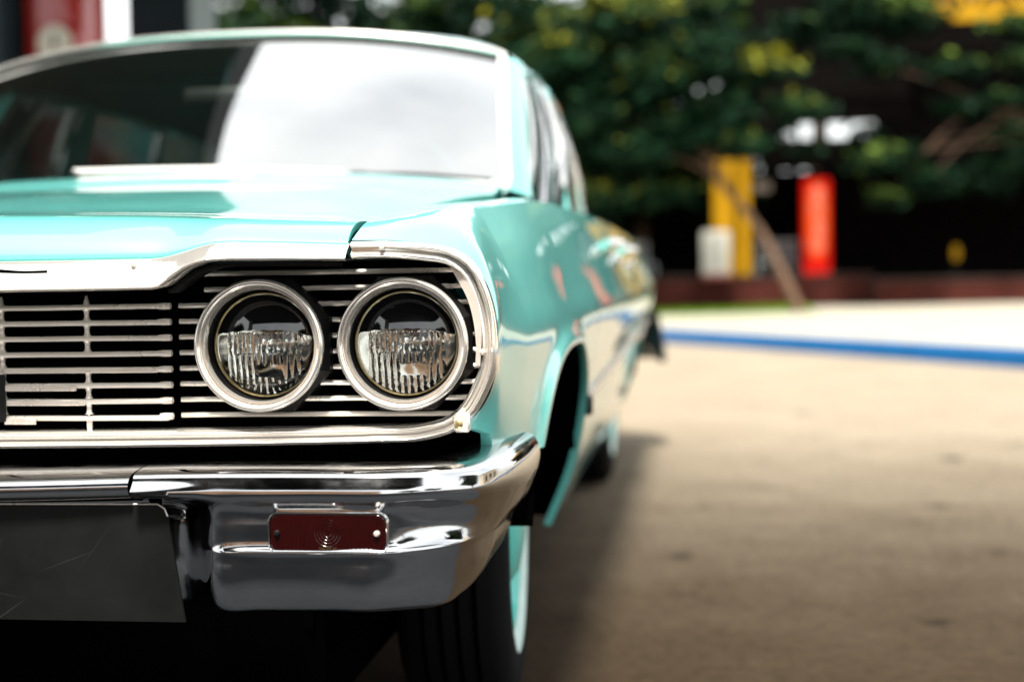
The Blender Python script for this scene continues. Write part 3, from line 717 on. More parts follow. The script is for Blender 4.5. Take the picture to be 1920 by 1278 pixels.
# inner step flange behind the raised part of the lip
for s in (-1, 1):
    p = [(s*x, .062, hz(_zb, x)-.004) for x in np.linspace(.503, .735, 26)]
    part('step_flange', sweep(p, [(-.02, -.0025), (.02, -.0025), (.02, .0025), (-.02, .0025)]), 'black_satin', hood, angle=30)
    part('loose_strip', tube([(s*x, yfront(x)-.0125, .8285-.0006*i+.001*math.sin(i)) for i, x in enumerate(np.linspace(.25, .355, 8))], .0019, n=6), 'black_gap', lip)
def screw(x, y, z, r, par, m='chrome_worn', axis='Y', ang=0.6):
    o = part('screw', lathe([(0, -.0035), (r*.6, -.0032), (r, -.001), (r, .003)], (x, y, z), axis, 16), m, par)
    return o
for s in (-1, 1):
    screw(s*.470, yfront(.47)-.0105, .8316, .0038, lip); screw(s*.7467, yfront(.7467)-.010, .8471, .0034, lip)

# ---- cowl with vents, windscreen, roof
def wsb(q): return np.array([.793*q-.041, 1.505+.15*q*q, 1.056-.026*q*q])
def wst(q): return np.array([.735*q-.043, 1.985+.075*q*q, 1.479-.068*abs(q)**2.6])
rows = []
for q in np.linspace(-1, 1, 41):
    b = wsb(q); x = .765*q; z = hrear(x)
    rows.append([(x, 1.463+.0*q, z-.02), (x, 1.464, z-.003), (x, 1.475, z+.001), tuple((np.array([x, 1.475, z])+b)/2+np.array([0, 0, .001])), (b[0]*1.01, b[1]+.01, b[2]+.002)])
    if abs(q) > .9: rows[-1] = [(p[0], p[1]+.0, p[2]) for p in rows[-1]]
cowl = part('cowl_panel', gridm(rows), 'paint', angle=60)
for x in np.concatenate([np.arange(-.62, .32, .016), np.arange(.44, .56, .016)]):
    q = x/.752; z = hrear(x)+.0025+.004
    part('vent_slot', boxes([(x, 1.484+.05*q*q, z+.001, .0075, .010, .013)]), 'black_gap', cowl, smooth=False)
NQ = 48
rows = [[tuple(wsb(q)*(1-t)+wst(q)*t+np.array([0, -.018, .012])*math.sin(math.pi*t)) for t in np.linspace(0, 1, 20)] for q in np.linspace(-1, 1, NQ)]
ws = part('windscreen', gridm(rows), 'windscreen_glass')
lo_edge = [np.array(p) for p in rows[0][::-1]]+[wsb(q) for q in np.linspace(-1, 1, 26)[1:-1]]+[np.array(p) for p in rows[-1]]
part('reveal_moulding', tube([tuple(p+np.array([0, -.004, .003])) for p in lo_edge], .0125, n=8), 'wiper_silver', ws)
part('top_seal', tube([tuple(wst(q)+np.array([0, -.006, -.002])) for q in np.linspace(-1, 1, 30)], .005, n=8), 'black_satin', ws)
part('header_moulding', tube([tuple(wst(q)+np.array([0, -.004, .0105])) for q in np.linspace(-1, 1, 30)], .0085, n=8), 'chrome_bright', ws)
def rz_(y): return float(hermite([1.9, 2.0, 2.15, 2.6, 3.2, 3.7, 4.0], [1.47, 1.496, 1.518, 1.535, 1.525, 1.49, 1.455], [y])[0])
def rx_(y): return float(hermite([1.9, 2.0, 2.15, 2.6, 3.2, 3.7, 4.0], [.70, .722, .738, .742, .728, .695, .66], [y])[0])
def rdrop(s): return float(hermite([0, .4, .635, .8, .9, .96, 1.0], [0, .006, .018, .040, .068, .098, .135], [abs(s)])[0])
rows = []
for s in np.concatenate([np.linspace(-1, -.7, 14), np.linspace(-.65, .65, 20), np.linspace(.7, 1, 14)]):
    t0 = wst(max(-1, min(1, s))); col = []
    ys = np.concatenate([[0, .012, .03, .06, .1], np.linspace(.16, 1, 22)])
    y0 = t0[1]+.002
    for i, t in enumerate(ys):
        y = y0+(3.98-y0)*t
        x = s*(rx_(y)+.022)-.022; z = rz_(y)-rdrop(s)
        w = max(0, 1-t/.1)**1.5
        z = z*(1-w)+(t0[2]+.008)*w; x = x*(1-w)+(t0[0]*1.03)*w
        col.append((x, y, z))
    rows.append(col)
roof = part('roof', gridm(rows), 'paint', angle=70)
part('headliner', gridm([[(p[0]*.97, p[1]+.012, p[2]-.03) for p in r] for r in rows]), 'headliner', roof)
for s in (-1, 1):
    edge_r = [(s*(rx_(y)+.004), y, rz_(y)-.137) for y in np.linspace(2.08, 3.95, 20)]
    part('drip_rail', tube(edge_r, .009, n=8), 'paint', roof)
    # A pillar
    rows = []
    for t in np.linspace(0, 1, 16):
        a = wsb(s)*(1-t)+wst(s)*t+np.array([0, -.018, .012])*math.sin(math.pi*t)
        b = np.array([s*.806, 1.73, 1.005])*(1-t)+np.array([s*.742, 2.09, 1.395])*t
        m_ = (a+b)/2+np.array([s*.012, -.014, .0])
        rows.append([tuple(a+np.array([-s*.004, .02, 0])), tuple(a+np.array([s*.004, -.004, 0])), tuple(a*.7+m_*.3+np.array([0, -.004, 0])), tuple(m_), tuple(b*.75+m_*.25+np.array([s*.004, 0, 0])), tuple(b), tuple(b+np.array([-s*.03, .02, 0]))])
    part('windscreen_pillar', gridm(rows), 'paint', roof, angle=50)
    # door window frames
    def belt(y): q = sec(y)[0]; return np.array([s*q[0], y, q[1]])
    def rail(y): return np.array([s*(rx_(y)-.006), y, rz_(y)-.15])
    fr = [(d, a, b, k, w) for d, a, b, k, w in (('f', 1.79, 2.13, 'chrome', .012), ('f', 2.06, 2.30, 'chrome', .011), ('f', 2.46, 2.54, 'chrome', .016), ('r', 2.52, 2.60, 'chrome', .016), ('r', 3.30, 3.20, 'chrome', .012))]
    for d, ya, yb, k, w in fr:
        a = belt(ya); b = rail(yb)
        part('window_frame', sweep([tuple(a*(1-t)+b*t+np.array([s*.02*math.sin(math.pi*t), 0, 0])) for t in np.linspace(0, 1, 8)], [(w*p, w*1.5*q) for p, q in circ(1, 8)]), k, roof)
    part('centre_pillar', sweep([tuple(belt(2.50)*(1-t)+rail(2.57)*t+np.array([-s*.012, 0, 0])) for t in np.linspace(0, 1, 6)], [(-.02, -.035), (.02, -.035), (.02, .035), (-.02, .035)]), 'paint', roof, angle=30)
    part('window_rail', sweep([tuple(rail(y)) for y in np.linspace(2.10, 3.25, 14)], [(.012*p, .016*q) for p, q in circ(1, 8)]), 'paint', roof)
    part('belt_moulding', tube([tuple(belt(y)+np.array([s*.004, 0, .004])) for y in np.linspace(1.72, 3.6, 20)], .008, n=8), 'chrome', roof)
    for ya, yb, yc, yd in ((1.80, 2.04, 2.29, 2.14), (2.07, 2.45, 2.53, 2.31), (2.58, 3.29, 3.19, 2.65)):
        r_ = [[tuple((belt(ya+(yb-ya)*u)*(1-t)+rail(yd+(yc-yd)*u)*t)+np.array([s*.018*math.sin(math.pi*t), 0, 0])) for t in np.linspace(0, 1, 6)] for u in np.linspace(0, 1, 6)]
        part('side_window', gridm(r_), 'window_glass', roof)
    # rear pillar
    rows = []
    for t in np.linspace(0, 1, 10):
        a = belt(3.33)*(1-t)+rail(3.22)*t
        b = np.array([s*.70, 4.38, 1.012])*(1-t)+np.array([s*.655, 3.97, rz_(3.97)-.125])*t
        rows.append([tuple(a*(1-u)+b*u+np.array([s*.035*math.sin(math.pi*u)*(1-.3*t), 0, .0])) for u in np.linspace(0, 1, 10)])
    part('rear_pillar', gridm(rows), 'paint', roof, angle=60)
rows = [[(x, 3.98+.40*t+.03*math.sin(math.pi*t), (rz_(3.98)-.01-.10*(x/.66)**4)*(1-t)+1.012*t) for t in np.linspace(0, 1, 8)] for x in np.linspace(-.66, .66, 16)]
part('rear_window', gridm(rows), 'window_glass')
rows = [[(x, 4.37+.9*t, 1.012-.03*t-.05*max(0, t-.8)/.2) for t in np.linspace(0, 1, 14)] for x in np.linspace(-.735, .735, 12)]
part('boot_lid', gridm(rows), 'paint')
part('tail_panel', boxes([(0, 5.26, .68, 1.66, .06, .50)], bevel=.01), 'paint')
for s in (-1, 1):
    for k in range(3):
        part('tail_light', lathe([(0, .03), (.045, .028), (.055, .015), (.06, -.02)], (s*(.45+.15*k), 5.285, .76), 'Y', 24), 'red_lens')
# rear bumper
pth = smooth_path([(-1.0, 4.95, .56), (-1.005, 5.18, .56), (-.95, 5.36, .56), (-.6, 5.43, .56), (0, 5.45, .56), (.6, 5.43, .56), (.95, 5.36, .56), (1.005, 5.18, .56), (1.0, 4.95, .56)], 60)
rb = part('rear_bumper', sweep([tuple(p) for p in pth], [(.02, .09), (.035, .06), (.032, .0), (.02, -.06), (-.005, -.12), (-.04, -.15), (-.06, -.14), (-.01, .09)]), 'rear_chrome_shaded', angle=50)
part('rear_valance', boxes([(0, 5.2, .40, 1.6, .2, .14)], bevel=.02), 'black_satin')

# ---- cabin
cab = part('dashboard', boxes([(0, 1.86, .93, 1.46, .26, .22)], bevel=.04, seg=3), 'interior')
part('sun_visor', boxes([(-.34, 2.16, 1.395, .46, .14, .018)], bevel=.006), 'seat', roof)
part('sun_visor', boxes([(.34, 2.16, 1.395, .46, .14, .018)], bevel=.006), 'seat', roof)
part('front_seat', boxes([(0, 2.72, .60, 1.40, .55, .26), (0, 2.98, .86, 1.40, .16, .56)], bevel=.05, seg=3), 'seat')
part('rear_seat', boxes([(0, 3.62, .60, 1.40, .55, .26), (0, 3.88, .86, 1.40, .16, .54)], bevel=.05, seg=3), 'seat')
st = part('steering_wheel', tube([(.36+.20*math.cos(a), 2.08+.09*math.sin(a), 1.04+.175*math.sin(a)) for a in np.linspace(0, 2*math.pi, 41)[:-1]], .009, n=8, closed=True), 'seat')
part('steering_column', tube([(.36, 2.08, 1.04), (.36, 1.8, .93)], .03, n=10), 'interior', st)
part('spoke', tube([(.17, 2.075, 1.03), (.36, 2.075, 1.02), (.55, 2.075, 1.03)], .01, n=8), 'seat', st)
mr = part('rear_view_mirror', boxes([(-.061, 1.95, 1.321, .215, .025, .040)], bevel=.011, seg=3), 'mirror_shell')
part('mirror_stem', tube([(-.06, 1.955, 1.335), (-.055, 1.99, 1.40), (-.045, 2.02, 1.455)], .005, n=8), 'seat', mr)
# ---- wipers
for pv, tipp in (((-.254, 1.462, 1.052), [(-.294, 1.515, 1.086), (-.10, 1.497, 1.084), (.10, 1.494, 1.080), (.377, 1.515, 1.066)]), ((.423, 1.468, 1.046), [(.44, 1.49, 1.062), (.55, 1.515, 1.060), (.66, 1.56, 1.053), (.72, 1.60, 1.048)])):
    w = part('wiper', lathe([(0, .022), (.014, .02), (.018, .008), (.02, -.01)], pv, 'Z', 16), 'black_satin')
    part('wiper_arm', tube([tuple(Vector(pv)+Vector((0, 0, .015))), tipp[0]], .006, n=8), 'black_satin', w)
    part('wiper_blade', sweep([tuple(p) for p in smooth_path(tipp, 16)], [(.004*a, (.0085 if pv[0] < 0 else .004)*b) for a, b in circ(1, 8)]), 'wiper_silver' if pv[0] < 0 else 'black_satin', w)

# ---- grille
GRD = empty('grille'); GRD.parent = CAR; GRD.matrix_parent_inverse = Matrix.Translation(-CAR_OFF)
part('back_panel', boxes([(0, .185, .70, 1.74, .02, .27)]), 'black_gap', GRD, smooth=False)
TRIM = [(.2475, .060, .5931), (.4753, .070, .5939), (.66, .082, .5952), (.7705, .090, .5970), (.8425, .097, .6003), (.8796, .10, .6119), (.9019, .10, .6314), (.9170, .10, .6567), (.9284, .10, .6855), (.9305, .10, .7216), (.9274, .10, .7577), (.9192, .096, .7902), (.9055, .088, .8192), (.885, .074, .8355), (.85, .058, .8425), (.806, .046, .8466), (.759, .040, .8468)]
LOW = [(0, .056, .5928)]+TRIM[:1]
tp = smooth_path([(0, .056, .5928)]+TRIM, 90)
def trim_frame(path, sx):
    """channel with two ridges, opening inwards"""
    rows = []
    n_ = len(path)
    for i in range(n_):
        a = path[max(0, i-1)]; b = path[min(n_-1, i+1)]; t = b-a; t[1] = 0; t /= np.linalg.norm(t)
        nrm = np.array([t[2], 0, -t[0]])                         # outward in the xz plane
        p = path[i]
        prof = [(-.0115, .040), (-.0115, -.004), (-.0095, -.0095), (-.0065, -.0110), (-.0030, -.0085), (-.0012, -.0055), (.0012, -.0055), (.0035, -.0105), (.0065, -.0125), (.0098, -.0085), (.0115, -.001), (.0118, .02)]
        rows.append([tuple(p+nrm*u+np.array([0, v, 0])) for u, v in prof])
    return gridm(rows, flipx=sx)
for sx in (False, True):
    s = -1 if sx else 1
    tr = part('grille_surround', trim_frame(tp, sx), 'chrome_bright', GRD, angle=50)
    screw(s*.8894, .086, .6112, .0065, tr, 'rust_ring'); screw(s*.9238, .087, .7080, .0045, tr); screw(s*.800, .033, .8487, .0035, tr)
    lp = smooth_path([(.878, .083, .8355), (.888, .082, .823), (.898, .083, .806), (.909, .084, .785), (.9165, .085, .755), (.9185, .086, .722), (.9165, .087, .69)], 24)
    part('peeling_strip', sweep([(s*p[0], p[1], p[2]) for p in lp], [(-.0055, -.001), (.0055, -.001), (.0055, .001), (-.0055, .001)], up=(0, 1, 0), scale=[.6+.5*math.sin(math.pi*min(1, .15+i/23)) for i in range(24)]), 'chrome_worn', tr)
    part('corner_clip', boxes([(s*.8935, .0905, .613, .022, .012, .026)], bevel=.003), 'chrome_worn', tr)
# inner edge of the opening at height z
_tz = np.array([p[2] for p in TRIM[5:14]]); _tx = np.array([p[0] for p in TRIM[5:14]])
def xedge(z): return float(np.interp(z, _tz, _tx))-.010
ROWZ = [.7757-.02164*k for k in range(-2, 8)]                    # ten rows
barp = [(-.0045, -.0030), (-.0060, 0), (-.0045, .0030), (0, .0036), (.006, .0030), (.006, -.0030), (0, -.0036)]
rr = random.Random(4)
def bar(x0, x1, y, z, par, wob=.0003, h=1.0, m='chrome_worn', y1=None):
    n_ = 9
    p = [(x0+(x1-x0)*i/(n_-1), y+((y1 if y1 is not None else y)-y)*i/(n_-1)+rr.uniform(-wob, wob), z+rr.uniform(-wob, wob)) for i in range(n_)]
    # profile: (side, up); side is across the bar: depth
    q = [(-b if False else a, c*h) for a, c in barp]
    return part('grille_bar', sweep(p, [(-a, c*h) for a, c in [(u, v) for u, v in barp]]), m, par, angle=50)
for s in (-1, 1):
    for k, z in enumerate(ROWZ):
        x0 = .535 if k < 2 else .498
        cuts = []
        for lx in (.6231, .8171):
            dz = abs(z-.7208)
            if dz < .0855: w_ = math.sqrt(.0855**2-dz*dz); cuts.append((lx-w_, lx+w_))
        segs = []; xa = x0
        for c0, c1 in cuts:
            if c0-xa > .006: segs.append((xa, c0))
            xa = max(xa, c1)
        if xedge(z)-xa > .006: segs.append((xa, xedge(z)))
        for a_, b_ in segs: bar(s*a_, s*b_, .098+.012*(a_-.5)/.43, z, GRD, y1=.098+.012*(b_-.5)/.43)
for k, z in enumerate(ROWZ[2:]):
    for s in (-1, 1):
        xa, xb = (.0, .486)
        sag = {0: 0.0, 6: -.001, 7: -.004}.get(k, -.0005)
        p0 = bar(s*xa, s*xb, .078, z+sag*.6, GRD, .0004, 1.05)
# collars where the centre bars end
for s in (-1, 1):
    for z in ROWZ[2:]:
        part('bar_end', lathe([(0, -.013), (.0042, -.012), (.0050, -.004), (.0046, .006), (0, .008)], (s*.486, .078, z), 'X', 10), 'chrome_worn', GRD)
    for x in (.2455, .3705, ):
        for k in range(2, 9):
            if (x > .3 and k == 5) or (x > .3 and k == 6 and False): continue
            za, zb_ = ROWZ[k]-.003, ROWZ[k+1]+.003
            mid = (za+zb_)/2
            part('strut', lathe([(.0062, za), (.0040, za-.003), (.0032, mid), (.0040, zb_+.003), (.0062, zb_)], (s*x, .079, 0), 'Z', 10), 'chrome_worn', GRD)
        part('strut', lathe([(.005, ROWZ[2]+.002), (.0042, ROWZ[2]+.006), (.0015, ROWZ[2]+.016)], (s*x, .079, 0), 'Z', 10), 'chrome_worn', GRD)
    part('strut', lathe([(.0042, ROWZ[9]-.002), (.0040, ROWZ[9]-.016), (.0034, ROWZ[9]-.02)], (s*.3705, .079, 0), 'Z', 10), 'chrome_worn', GRD)
# riveted repair strips on the worn bars
for (xa, xb, z, h) in ((.252, .474, ROWZ[6]-.0005, .0075), (.252, .356, ROWZ[7]-.003, .0085), (.254, .368, ROWZ[8]-.002, .0078), (.250, .296, ROWZ[9]-.006, .0085)):
    rsn = part('repair_strip', boxes([((xa+xb)/2, .0705, z, xb-xa, .003, h)], bevel=.0006), 'chrome_worn', GRD)
    screw(xb-.004, .0685, z, .0035, rsn)
part('repair_plate', boxes([(.2475, .0695, .651, .0105, .003, .066)], bevel=.0006), 'plate_dark', GRD)

# ---- headlights
def disc_grid(R, n_r, n_a): return [(R*i/n_r, 2*math.pi*j/n_a) for i in range(n_r+1) for j in range(n_a)]
def lens_meshes():
    R = .0690; sag = .0165
    def front(x, z): r2 = (x*x+z*z)/(R*R); return -sag*(1-r2)
    # solid lens: smooth front, fluted back
    def rip(x, z):
        if z > .016: return 0.0
        per = .0076 if z > -.012 else .0088
        f = .0017*abs(math.sin(math.pi*x/per)) if abs(x) < .050 else .0005
        if -.044 < z < -.026 and -.008 < x < .028: f = .0003
        return f
    nr, na = 40, 132
    vs = []; fs = []
    for sgn in (0, 1):
        for i in range(nr+1):
            for j in range(na):
                r = R*i/nr; a = 2*math.pi*j/na; x, z = r*math.cos(a), r*math.sin(a)
                y = front(x, z)
                if sgn: y += .0052+rip(x, z)*(1 if i < nr else 0)
                vs.append((x, y, z))
    L = (nr+1)*na
    for sgn in (0, 1):
        for i in range(nr):
            for j in range(na):
                k = (j+1) % na; o = sgn*L
                fs.append((o+i*na+j, o+i*na+k, o+(i+1)*na+k, o+(i+1)*na+j))
    for j in range(na):
        k = (j+1) % na; fs.append((nr*na+j, nr*na+k, L+nr*na+k, L+nr*na+j))
    glass = mesh(vs, fs, 'lens')
    # black painted upper part of the lens
    rows = []
    for x in np.linspace(-.0672, .0672, 61):
        zt = math.sqrt(max(0, .0684**2-x*x)); zb = .0205-.006*(x/.067)**2+.0006*math.sin(x*400)+.0004*math.sin(x*1300+1)
        if x > .035: zb -= .0035*((x-.035)/.03)
        zb = min(zb, zt)
        rows.append([(x, front(x, zb+(zt-zb)*t)-.0007, zb+(zt-zb)*t) for t in np.linspace(0, 1, 14)])
    mask = gridm(rows, name='mask')
    return glass, mask
GLASS, MASK = lens_meshes()
BEZ = lathe([(.0845, .060), (.0865, .030), (.0870, .004), (.0890, .001), (.0900, -.004), (.0890, -.0090), (.0862, -.0115), (.0830, -.0105), (.0808, -.0070), (.0800, -.0030), (.0790, -.0052), (.0770, -.0050), (.0758, -.001), (.0752, .006)], (0, 0, 0), 'Y', 96, 'bezel')
TUN = lathe([(.0752, .006), (.0748, .022), (.0742, .034), (.0700, .036)], (0, 0, 0), 'Y', 72, 'tunnel')
RNG_ = lathe([(.0738, .034), (.0732, .026), (.0712, .0235), (.0692, .026), (.0690, .034)], (0, 0, 0), 'Y', 72, 'ring')
REF = lathe([(.0005, .086), (.012, .0845), (.025, .079), (.04, .069), (.055, .054), (.066, .037), (.0688, .032)], (0, 0, 0), 'Y', 64, 'reflector')
BULB = lathe([(0, .040), (.008, .042), (.012, .050), (.012, .066), (.007, .083)], (0, 0, 0), 'Y', 20, 'bulb')
OCT = lathe([(.0870, -.002), (.0985, .022), (.0985, .075)], (0, 0, 0), 'Y', 8, 'bucket')
T3 = text_mesh('T3', .016, .0004); T3.transform(Matrix.Rotation(math.pi/2, 4, 'X'))
GU = text_mesh('GUIDE', .0085, .0003); GU.transform(Matrix.Rotation(math.pi/2, 4, 'X'))
for s, (x, y, z) in [(s, p) for s in (1, -1) for p in ((.6231, .060, .7210), (.8171, .075, .7205))]:
    h = empty('headlight', (s*x, y, z)); h.parent = CAR; h.matrix_parent_inverse = Matrix.Translation(-CAR_OFF)
    def hp(nm, me, m, ang=40, off=(0, 0, 0)):
        o = link(nm, me, m, h, True, angle=ang); o.location = off; return o
    hp('bezel', BEZ, 'chrome_bright', 60); hp('bezel_tunnel', TUN, 'black_satin'); hp('retaining_ring', RNG_, 'rust_ring', 60)
    hp('reflector', REF, 'reflector', 80); hp('bulb_shield', BULB, 'chrome'); hp('lens', GLASS, 'lamp_glass', 25, (0, .026, 0))
    hp('lens_mask', MASK, 'black_paint', 80, (0, .026, 0))
    b = hp('bucket', OCT, 'black_satin', 20); b.rotation_euler = (0, math.radians(22.5), 0)
    hp('lens_mark', T3, 'lamp_glass', 30, (0, .0085, .005)); hp('lens_mark', GU, 'lamp_glass', 30, (0, .0215, -.056))

# ---- front bumper
#         A top back          B top              C nose top         D nose             E nose low         F hollow           G hollow low       H ridge top        I ridge           J ridge low        K lower face       L bottom           M return
BST = [
 [(.487, .06, .562), (.487, .01, .567), (.487, -.045, .563), (.487, -.062, .550), (.487, -.056, .535), (.487, .000, .520), (.487, .02, .49), (.487, .03, .468), (.487, .03, .461), (.487, .03, .453), (.487, .03, .41), (.487, .04, .378), (.487, .07, .375)],
 [(.535, .06, .5635), (.535, .01, .568), (.535, -.045, .564), (.535, -.062, .551), (.535, -.056, .5355), (.535, -.010, .518), (.535, .012, .49), (.535, .014, .468), (.535, .014, .461), (.535, .014, .453), (.535, .016, .41), (.535, .035, .376), (.535, .07, .374)],
 [(0.59, 0.06, 0.564), (0.59, 0.01, 0.568), (0.59, -0.045, 0.5645), (0.59, -0.062, 0.552), (0.59, -0.056, 0.536), (0.59, -0.046, 0.518), (0.59, -0.04, 0.492), (0.59, -0.038, 0.4705), (0.59, -0.042, 0.4612), (0.59, -0.041, 0.4535), (0.59, -0.038, 0.41), (0.59, 0, 0.377), (0.59, 0.07, 0.374)],
 [(0.64, 0.06, 0.564), (0.64, 0.01, 0.568), (0.64, -0.045, 0.5648), (0.64, -0.062, 0.552), (0.64, -0.056, 0.536), (0.64, -0.046, 0.516), (0.64, -0.04, 0.492), (0.64, -0.038, 0.47), (0.64, -0.0515, 0.462), (0.64, -0.05, 0.4535), (0.64, -0.038, 0.41), (0.64, 0, 0.378), (0.64, 0.07, 0.374)],
 [(0.73, 0.06, 0.5642), (0.73, 0.01, 0.568), (0.73, -0.045, 0.565), (0.73, -0.062, 0.552), (0.73, -0.056, 0.537), (0.73, -0.046, 0.516), (0.73, -0.04, 0.493), (0.73, -0.038, 0.4705), (0.73, -0.0515, 0.4622), (0.73, -0.05, 0.4538), (0.73, -0.038, 0.41), (0.73, 0, 0.379), (0.73, 0.07, 0.375)],
 [(0.815, 0.06, 0.5645), (0.818, 0.01, 0.568), (0.82, -0.043, 0.565), (0.821, -0.06, 0.552), (0.821, -0.054, 0.537), (0.819, -0.044, 0.516), (0.818, -0.038, 0.493), (0.82, -0.036, 0.4708), (0.821, -0.0495, 0.4625), (0.821, -0.048, 0.454), (0.816, -0.036, 0.41), (0.806, 0.002, 0.38), (0.79, 0.07, 0.377)],
 [(0.862, 0.085, 0.568), (0.872, 0.03, 0.569), (0.88, -0.02, 0.5645), (0.884, -0.036, 0.55), (0.883, -0.03, 0.535), (0.88, -0.008, 0.513), (0.877, 0, 0.492), (0.878, -0.006, 0.471), (0.878, -0.014, 0.463), (0.876, -0.01, 0.455), (0.88, 0.012, 0.408), (0.868, 0.045, 0.373), (0.83, 0.08, 0.372)],
 [(0.89, 0.14, 0.5735), (0.906, 0.075, 0.571), (0.92, 0.02, 0.563), (0.925, 0.004, 0.546), (0.924, 0.012, 0.53), (0.919, 0.034, 0.508), (0.913, 0.042, 0.488), (0.909, 0.034, 0.47), (0.907, 0.028, 0.463), (0.905, 0.032, 0.456), (0.904, 0.058, 0.416), (0.887, 0.09, 0.379), (0.85, 0.11, 0.377)],
 [(0.914, 0.22, 0.5775), (0.933, 0.145, 0.572), (0.948, 0.095, 0.562), (0.953, 0.085, 0.543), (0.951, 0.092, 0.527), (0.944, 0.108, 0.505), (0.936, 0.115, 0.484), (0.928, 0.108, 0.468), (0.925, 0.104, 0.462), (0.922, 0.106, 0.455), (0.917, 0.118, 0.421), (0.9, 0.142, 0.388), (0.87, 0.155, 0.386)],
 [(0.933, 0.31, 0.5755), (0.95, 0.25, 0.571), (0.964, 0.215, 0.56), (0.968, 0.21, 0.54), (0.966, 0.212, 0.524), (0.957, 0.22, 0.502), (0.947, 0.224, 0.482), (0.936, 0.222, 0.466), (0.932, 0.22, 0.46), (0.928, 0.22, 0.454), (0.92, 0.224, 0.428), (0.905, 0.236, 0.396), (0.88, 0.24, 0.394)],
 [(0.944, 0.385, 0.5705), (0.957, 0.365, 0.567), (0.967, 0.35, 0.556), (0.969, 0.35, 0.538), (0.966, 0.35, 0.522), (0.958, 0.348, 0.5), (0.949, 0.345, 0.48), (0.937, 0.342, 0.464), (0.932, 0.34, 0.458), (0.928, 0.34, 0.452), (0.922, 0.338, 0.43), (0.907, 0.336, 0.402), (0.885, 0.336, 0.4)],
]
BST.insert(2, [tuple((a+b)/2 for a, b in zip(p, q)) for p, q in zip(BST[1], BST[2])])
for _k in range(5, 12):
    BST[1][_k] = (.535, .006+.03*(_k == 11), BST[1][_k][2]); BST[0][_k] = (.487, .035, BST[0][_k][2])
    BST[2][_k] = (.5625, -.0205+.03*(_k == 11), BST[2][_k][2])
for _i, _r in enumerate(BST):                                     # flat band on the nose, upright faces
    n_ = _r[3][1]; full = _r[3][0] < .83
    _r[3] = (_r[3][0], n_+.0045, _r[3][2]+.001); _r[4] = (_r[4][0], n_-.0005 if full else _r[4][1]-.0055, _r[4][2]-.003)
    if full and _r[3][0] > .58:
        for _k, _d in ((5, .0145), (6, .0150), (7, .0150), (8, .0095), (9, .0105), (10, .0130), (11, .040)):
            if _r[3][0] < .6 and _k in (8, 9): _d = .0135
            _r[_k] = (_r[_k][0], n_+_d, _r[_k][2])
B = np.array(BST)                                                 # [station, 13, 3]
uB = chord(B[:, 3, :])
uq = np.concatenate([np.linspace(uB[i], uB[i+1], 7)[:-1] for i in range(len(uB)-1)]+[[uB[-1]]])
BD = np.stack([hermite(uB, B[:, i, :], uq) for i in range(B.shape[1])], 1)
rowsB = []
for r in BD:
    u = np.arange(13); q = np.concatenate([np.linspace(i, i+1, 5)[:-1] for i in range(12)]+[[12]])
    rowsB.append([tuple(p) for p in hermite(u, r, q)])
# closed end behind the tip
tip = [(p[0]-.03, p[1]+.005, p[2]) for p in rowsB[-1]]
BUMP = {}
for sx in (False, True):
    s = -1 if sx else 1
    bp_ = part('bumper_wing', gridm(rowsB+[tip], flipx=sx), 'bumper_chrome', angle=55)
    BUMP[s] = bp_
    me = boxes([(0, 0, 0, .006, .008, .024)], bevel=.002); me.transform(Matrix.Translation((s*.9585, .30, .507)) @ Matrix.Rotation(s*.35, 4, 'Y'))
    part('bolt_slot', me, 'chrome', bp_)
    # turn lamp
    cx, cz, w, hgt = s*.7415, .4865, .152, .0500
    def rrect(w, h, r, n=6):
        o = []
        for (sx_, sz_, a0) in ((1, 1, 0), (-1, 1, 90), (-1, -1, 180), (1, -1, 270)):
            for i in range(n+1):
                a = math.radians(a0+90*i/n); o.append((sx_*(w/2-r)+r*math.cos(a), sz_*(h/2-r)+r*math.sin(a)))
        return o
    ring = [(rrect(w+.006, hgt+.006, .014), -.030), (rrect(w+.004, hgt+.004, .014), -.0520), (rrect(w+.0024, hgt+.0024, .0125), -.0528), (rrect(w, hgt, .011), -.052), (rrect(w, hgt, .011), -.040)]
    tl = part('turn_lamp', gridm([[(cx+a, y, cz+b) for a, b in rp] for rp, y in ring], closed_u=True), 'chrome', bp_, angle=50)
    lr = [(rrect(w*.998, hgt*.998, .0108), -.034), (rrect(w*.995, hgt*.995, .0108), -.0500), (rrect(w*.97, hgt*.93, .0105), -.0514)]
    v = [[(cx+a, y, cz+b) for a, b in rp] for rp, y in lr]
    part('lens', gridm(v, closed_u=True, cap=True), 'red_lens', tl, angle=30)
    for k, r in enumerate((.005, .009, .013, .017)):
        part('lens_ring', tube([(cx+r*math.cos(a), -.0515, cz+r*math.sin(a)) for a in np.linspace(0, 2*math.pi, 29)[:-1]], .0004, n=5, closed=True), 'red_lens', tl)
    for k in range(1, 9):
        for sg in (-1, 1):
            xx = cx+sg*(.020+.0055*k)
            part('lens_rib', boxes([(xx, -.0515, cz, .0012, .0012, hgt*.82)]), 'red_lens', tl, smooth=False)
    screw(cx+.064, -.0530, cz, .0042, tl); screw(cx-.066, -.0530, cz, .0042, tl, 'black_satin')
    tx = text_mesh('SAE DP 64', .0052, .0002); tx.transform(Matrix.Translation((cx, -.0518, cz-.0195)) @ Matrix.Rotation(math.pi/2, 4, 'X'))
    part('lens_text', tx, 'rust_ring', tl, smooth=False)
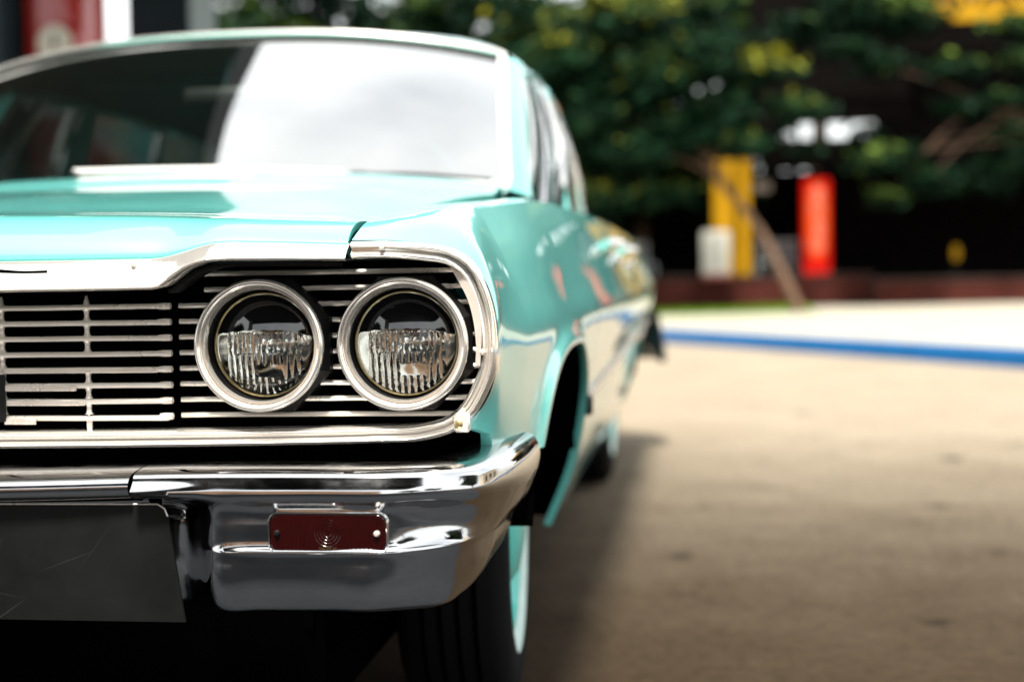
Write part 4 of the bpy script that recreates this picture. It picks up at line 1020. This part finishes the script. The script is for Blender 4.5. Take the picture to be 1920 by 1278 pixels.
# centre section and dark plate panel
cs = BST[0]
rows = []
for x in np.linspace(-.482, .482, 25):
    k = 1-(x/.482)**2
    sec_ = [(.06, .561-.004*k), (.01, .566-.004*k), (-.045-.006*k, .561-.006*k), (-.062-.008*k, .548-.006*k), (-.054-.008*k, .532-.006*k), (-.02, .522-.006*k), (.01, .515-.006*k), (.02, .44), (.04, .378)]
    u = np.arange(len(sec_)); d = hermite(u, np.array(sec_), np.linspace(0, len(sec_)-1, 40))
    rows.append([(x, a, b) for a, b in d])
bc = part('bumper_centre', gridm(rows), 'bumper_chrome', angle=55)
pl = [(-.548, .368), (.548, .368), (.5275, .5050), (.5235, .5150), (.514, .5205), (-.514, .5205), (-.5235, .5150), (-.5275, .5050)]
nn = len(pl)
pv = [(x, -.044, z) for x, z in pl]+[(x, -.040, z) for x, z in pl]
part('plate_panel', mesh(pv, [tuple(range(nn)), tuple(range(nn, 2*nn))]+[(i, (i+1) % nn, nn+(i+1) % nn, nn+i) for i in range(nn)]), 'plate_dark', bc, smooth=False)
part('plate_edge', tube([(x, -.0435, z+.0006) for x, z in [(.5275, .5050), (.5235, .5150), (.514, .5208), (0, .519), (-.514, .5208), (-.5235, .5150), (-.5275, .5050)]], .0011, n=6), 'chrome_worn', bc)
part('valance', boxes([(0, .18, .50, 1.70, .04, .14)]), 'black_gap', smooth=False)
part('under_car_blocker', boxes([(0, .62, .27, 1.32, .85, .26)], bevel=.03), 'black_gap', smooth=False)  # added black block that hides the lit ground under the car

# ---- wheels
def wheel(x, y, sgn, steer=0.0):
    w = empty('wheel', (x, y, 0), rz=steer); w.parent = CAR; w.matrix_parent_inverse = Matrix.Translation(-CAR_OFF)
    O = (0, 0, .35)
    def wp(nm, me, m, ang=40, par=w): return link(nm, me, m, par, True, angle=ang)
    k = sgn
    tprof = [(.195, .075), (.215, .088), (.25, .098), (.285, .1), (.315, .095), (.335, .082), (.345, .070), (.348, .03), (.35, 0), (.348, -.03), (.345, -.07), (.335, -.082), (.315, -.095), (.27, -.1), (.22, -.088), (.195, -.075)]
    ty = wp('tyre', lathe([(r, h*k) for r, h in tprof], O, 'X', 56), 'rubber')
    for gx in (-.045, -.015, .015, .045):
        wp('tread_groove', lathe([(.3507-.0008*abs(gx)/.045, gx-.004), (.3507-.0008*abs(gx)/.045, gx+.004)], O, 'X', 56), 'black_gap', par=ty)
    wp('whitewall', lathe([(.208, .0865*k), (.222, .0935*k), (.240, .0980*k), (.246, .0986*k)], O, 'X', 56), 'whitewall', par=ty)
    rm = wp('rim', lathe([(.214, .080*k), (.205, .088*k), (.198, .086*k), (.190, .060*k), (.16, .045*k), (.13, .058*k), (.10, .066*k)], O, 'X', 48), 'wheel_paint')
    wp('hubcap', lathe([(.118, .062*k), (.115, .082*k), (.09, .098*k), (.04, .108*k), (0, .11*k)], O, 'X', 40), 'wheel_paint', par=rm)
    wp('valve_stem', lathe([(.004, .05*k), (.004, .10*k), (0, .102*k)], (0, -.15, .35+.1), 'X', 8), 'black_satin', par=rm)
for s in (1, -1):
    wheel(s*.772, .86, s, math.radians(3.2)); wheel(s*.772, 3.90, s)
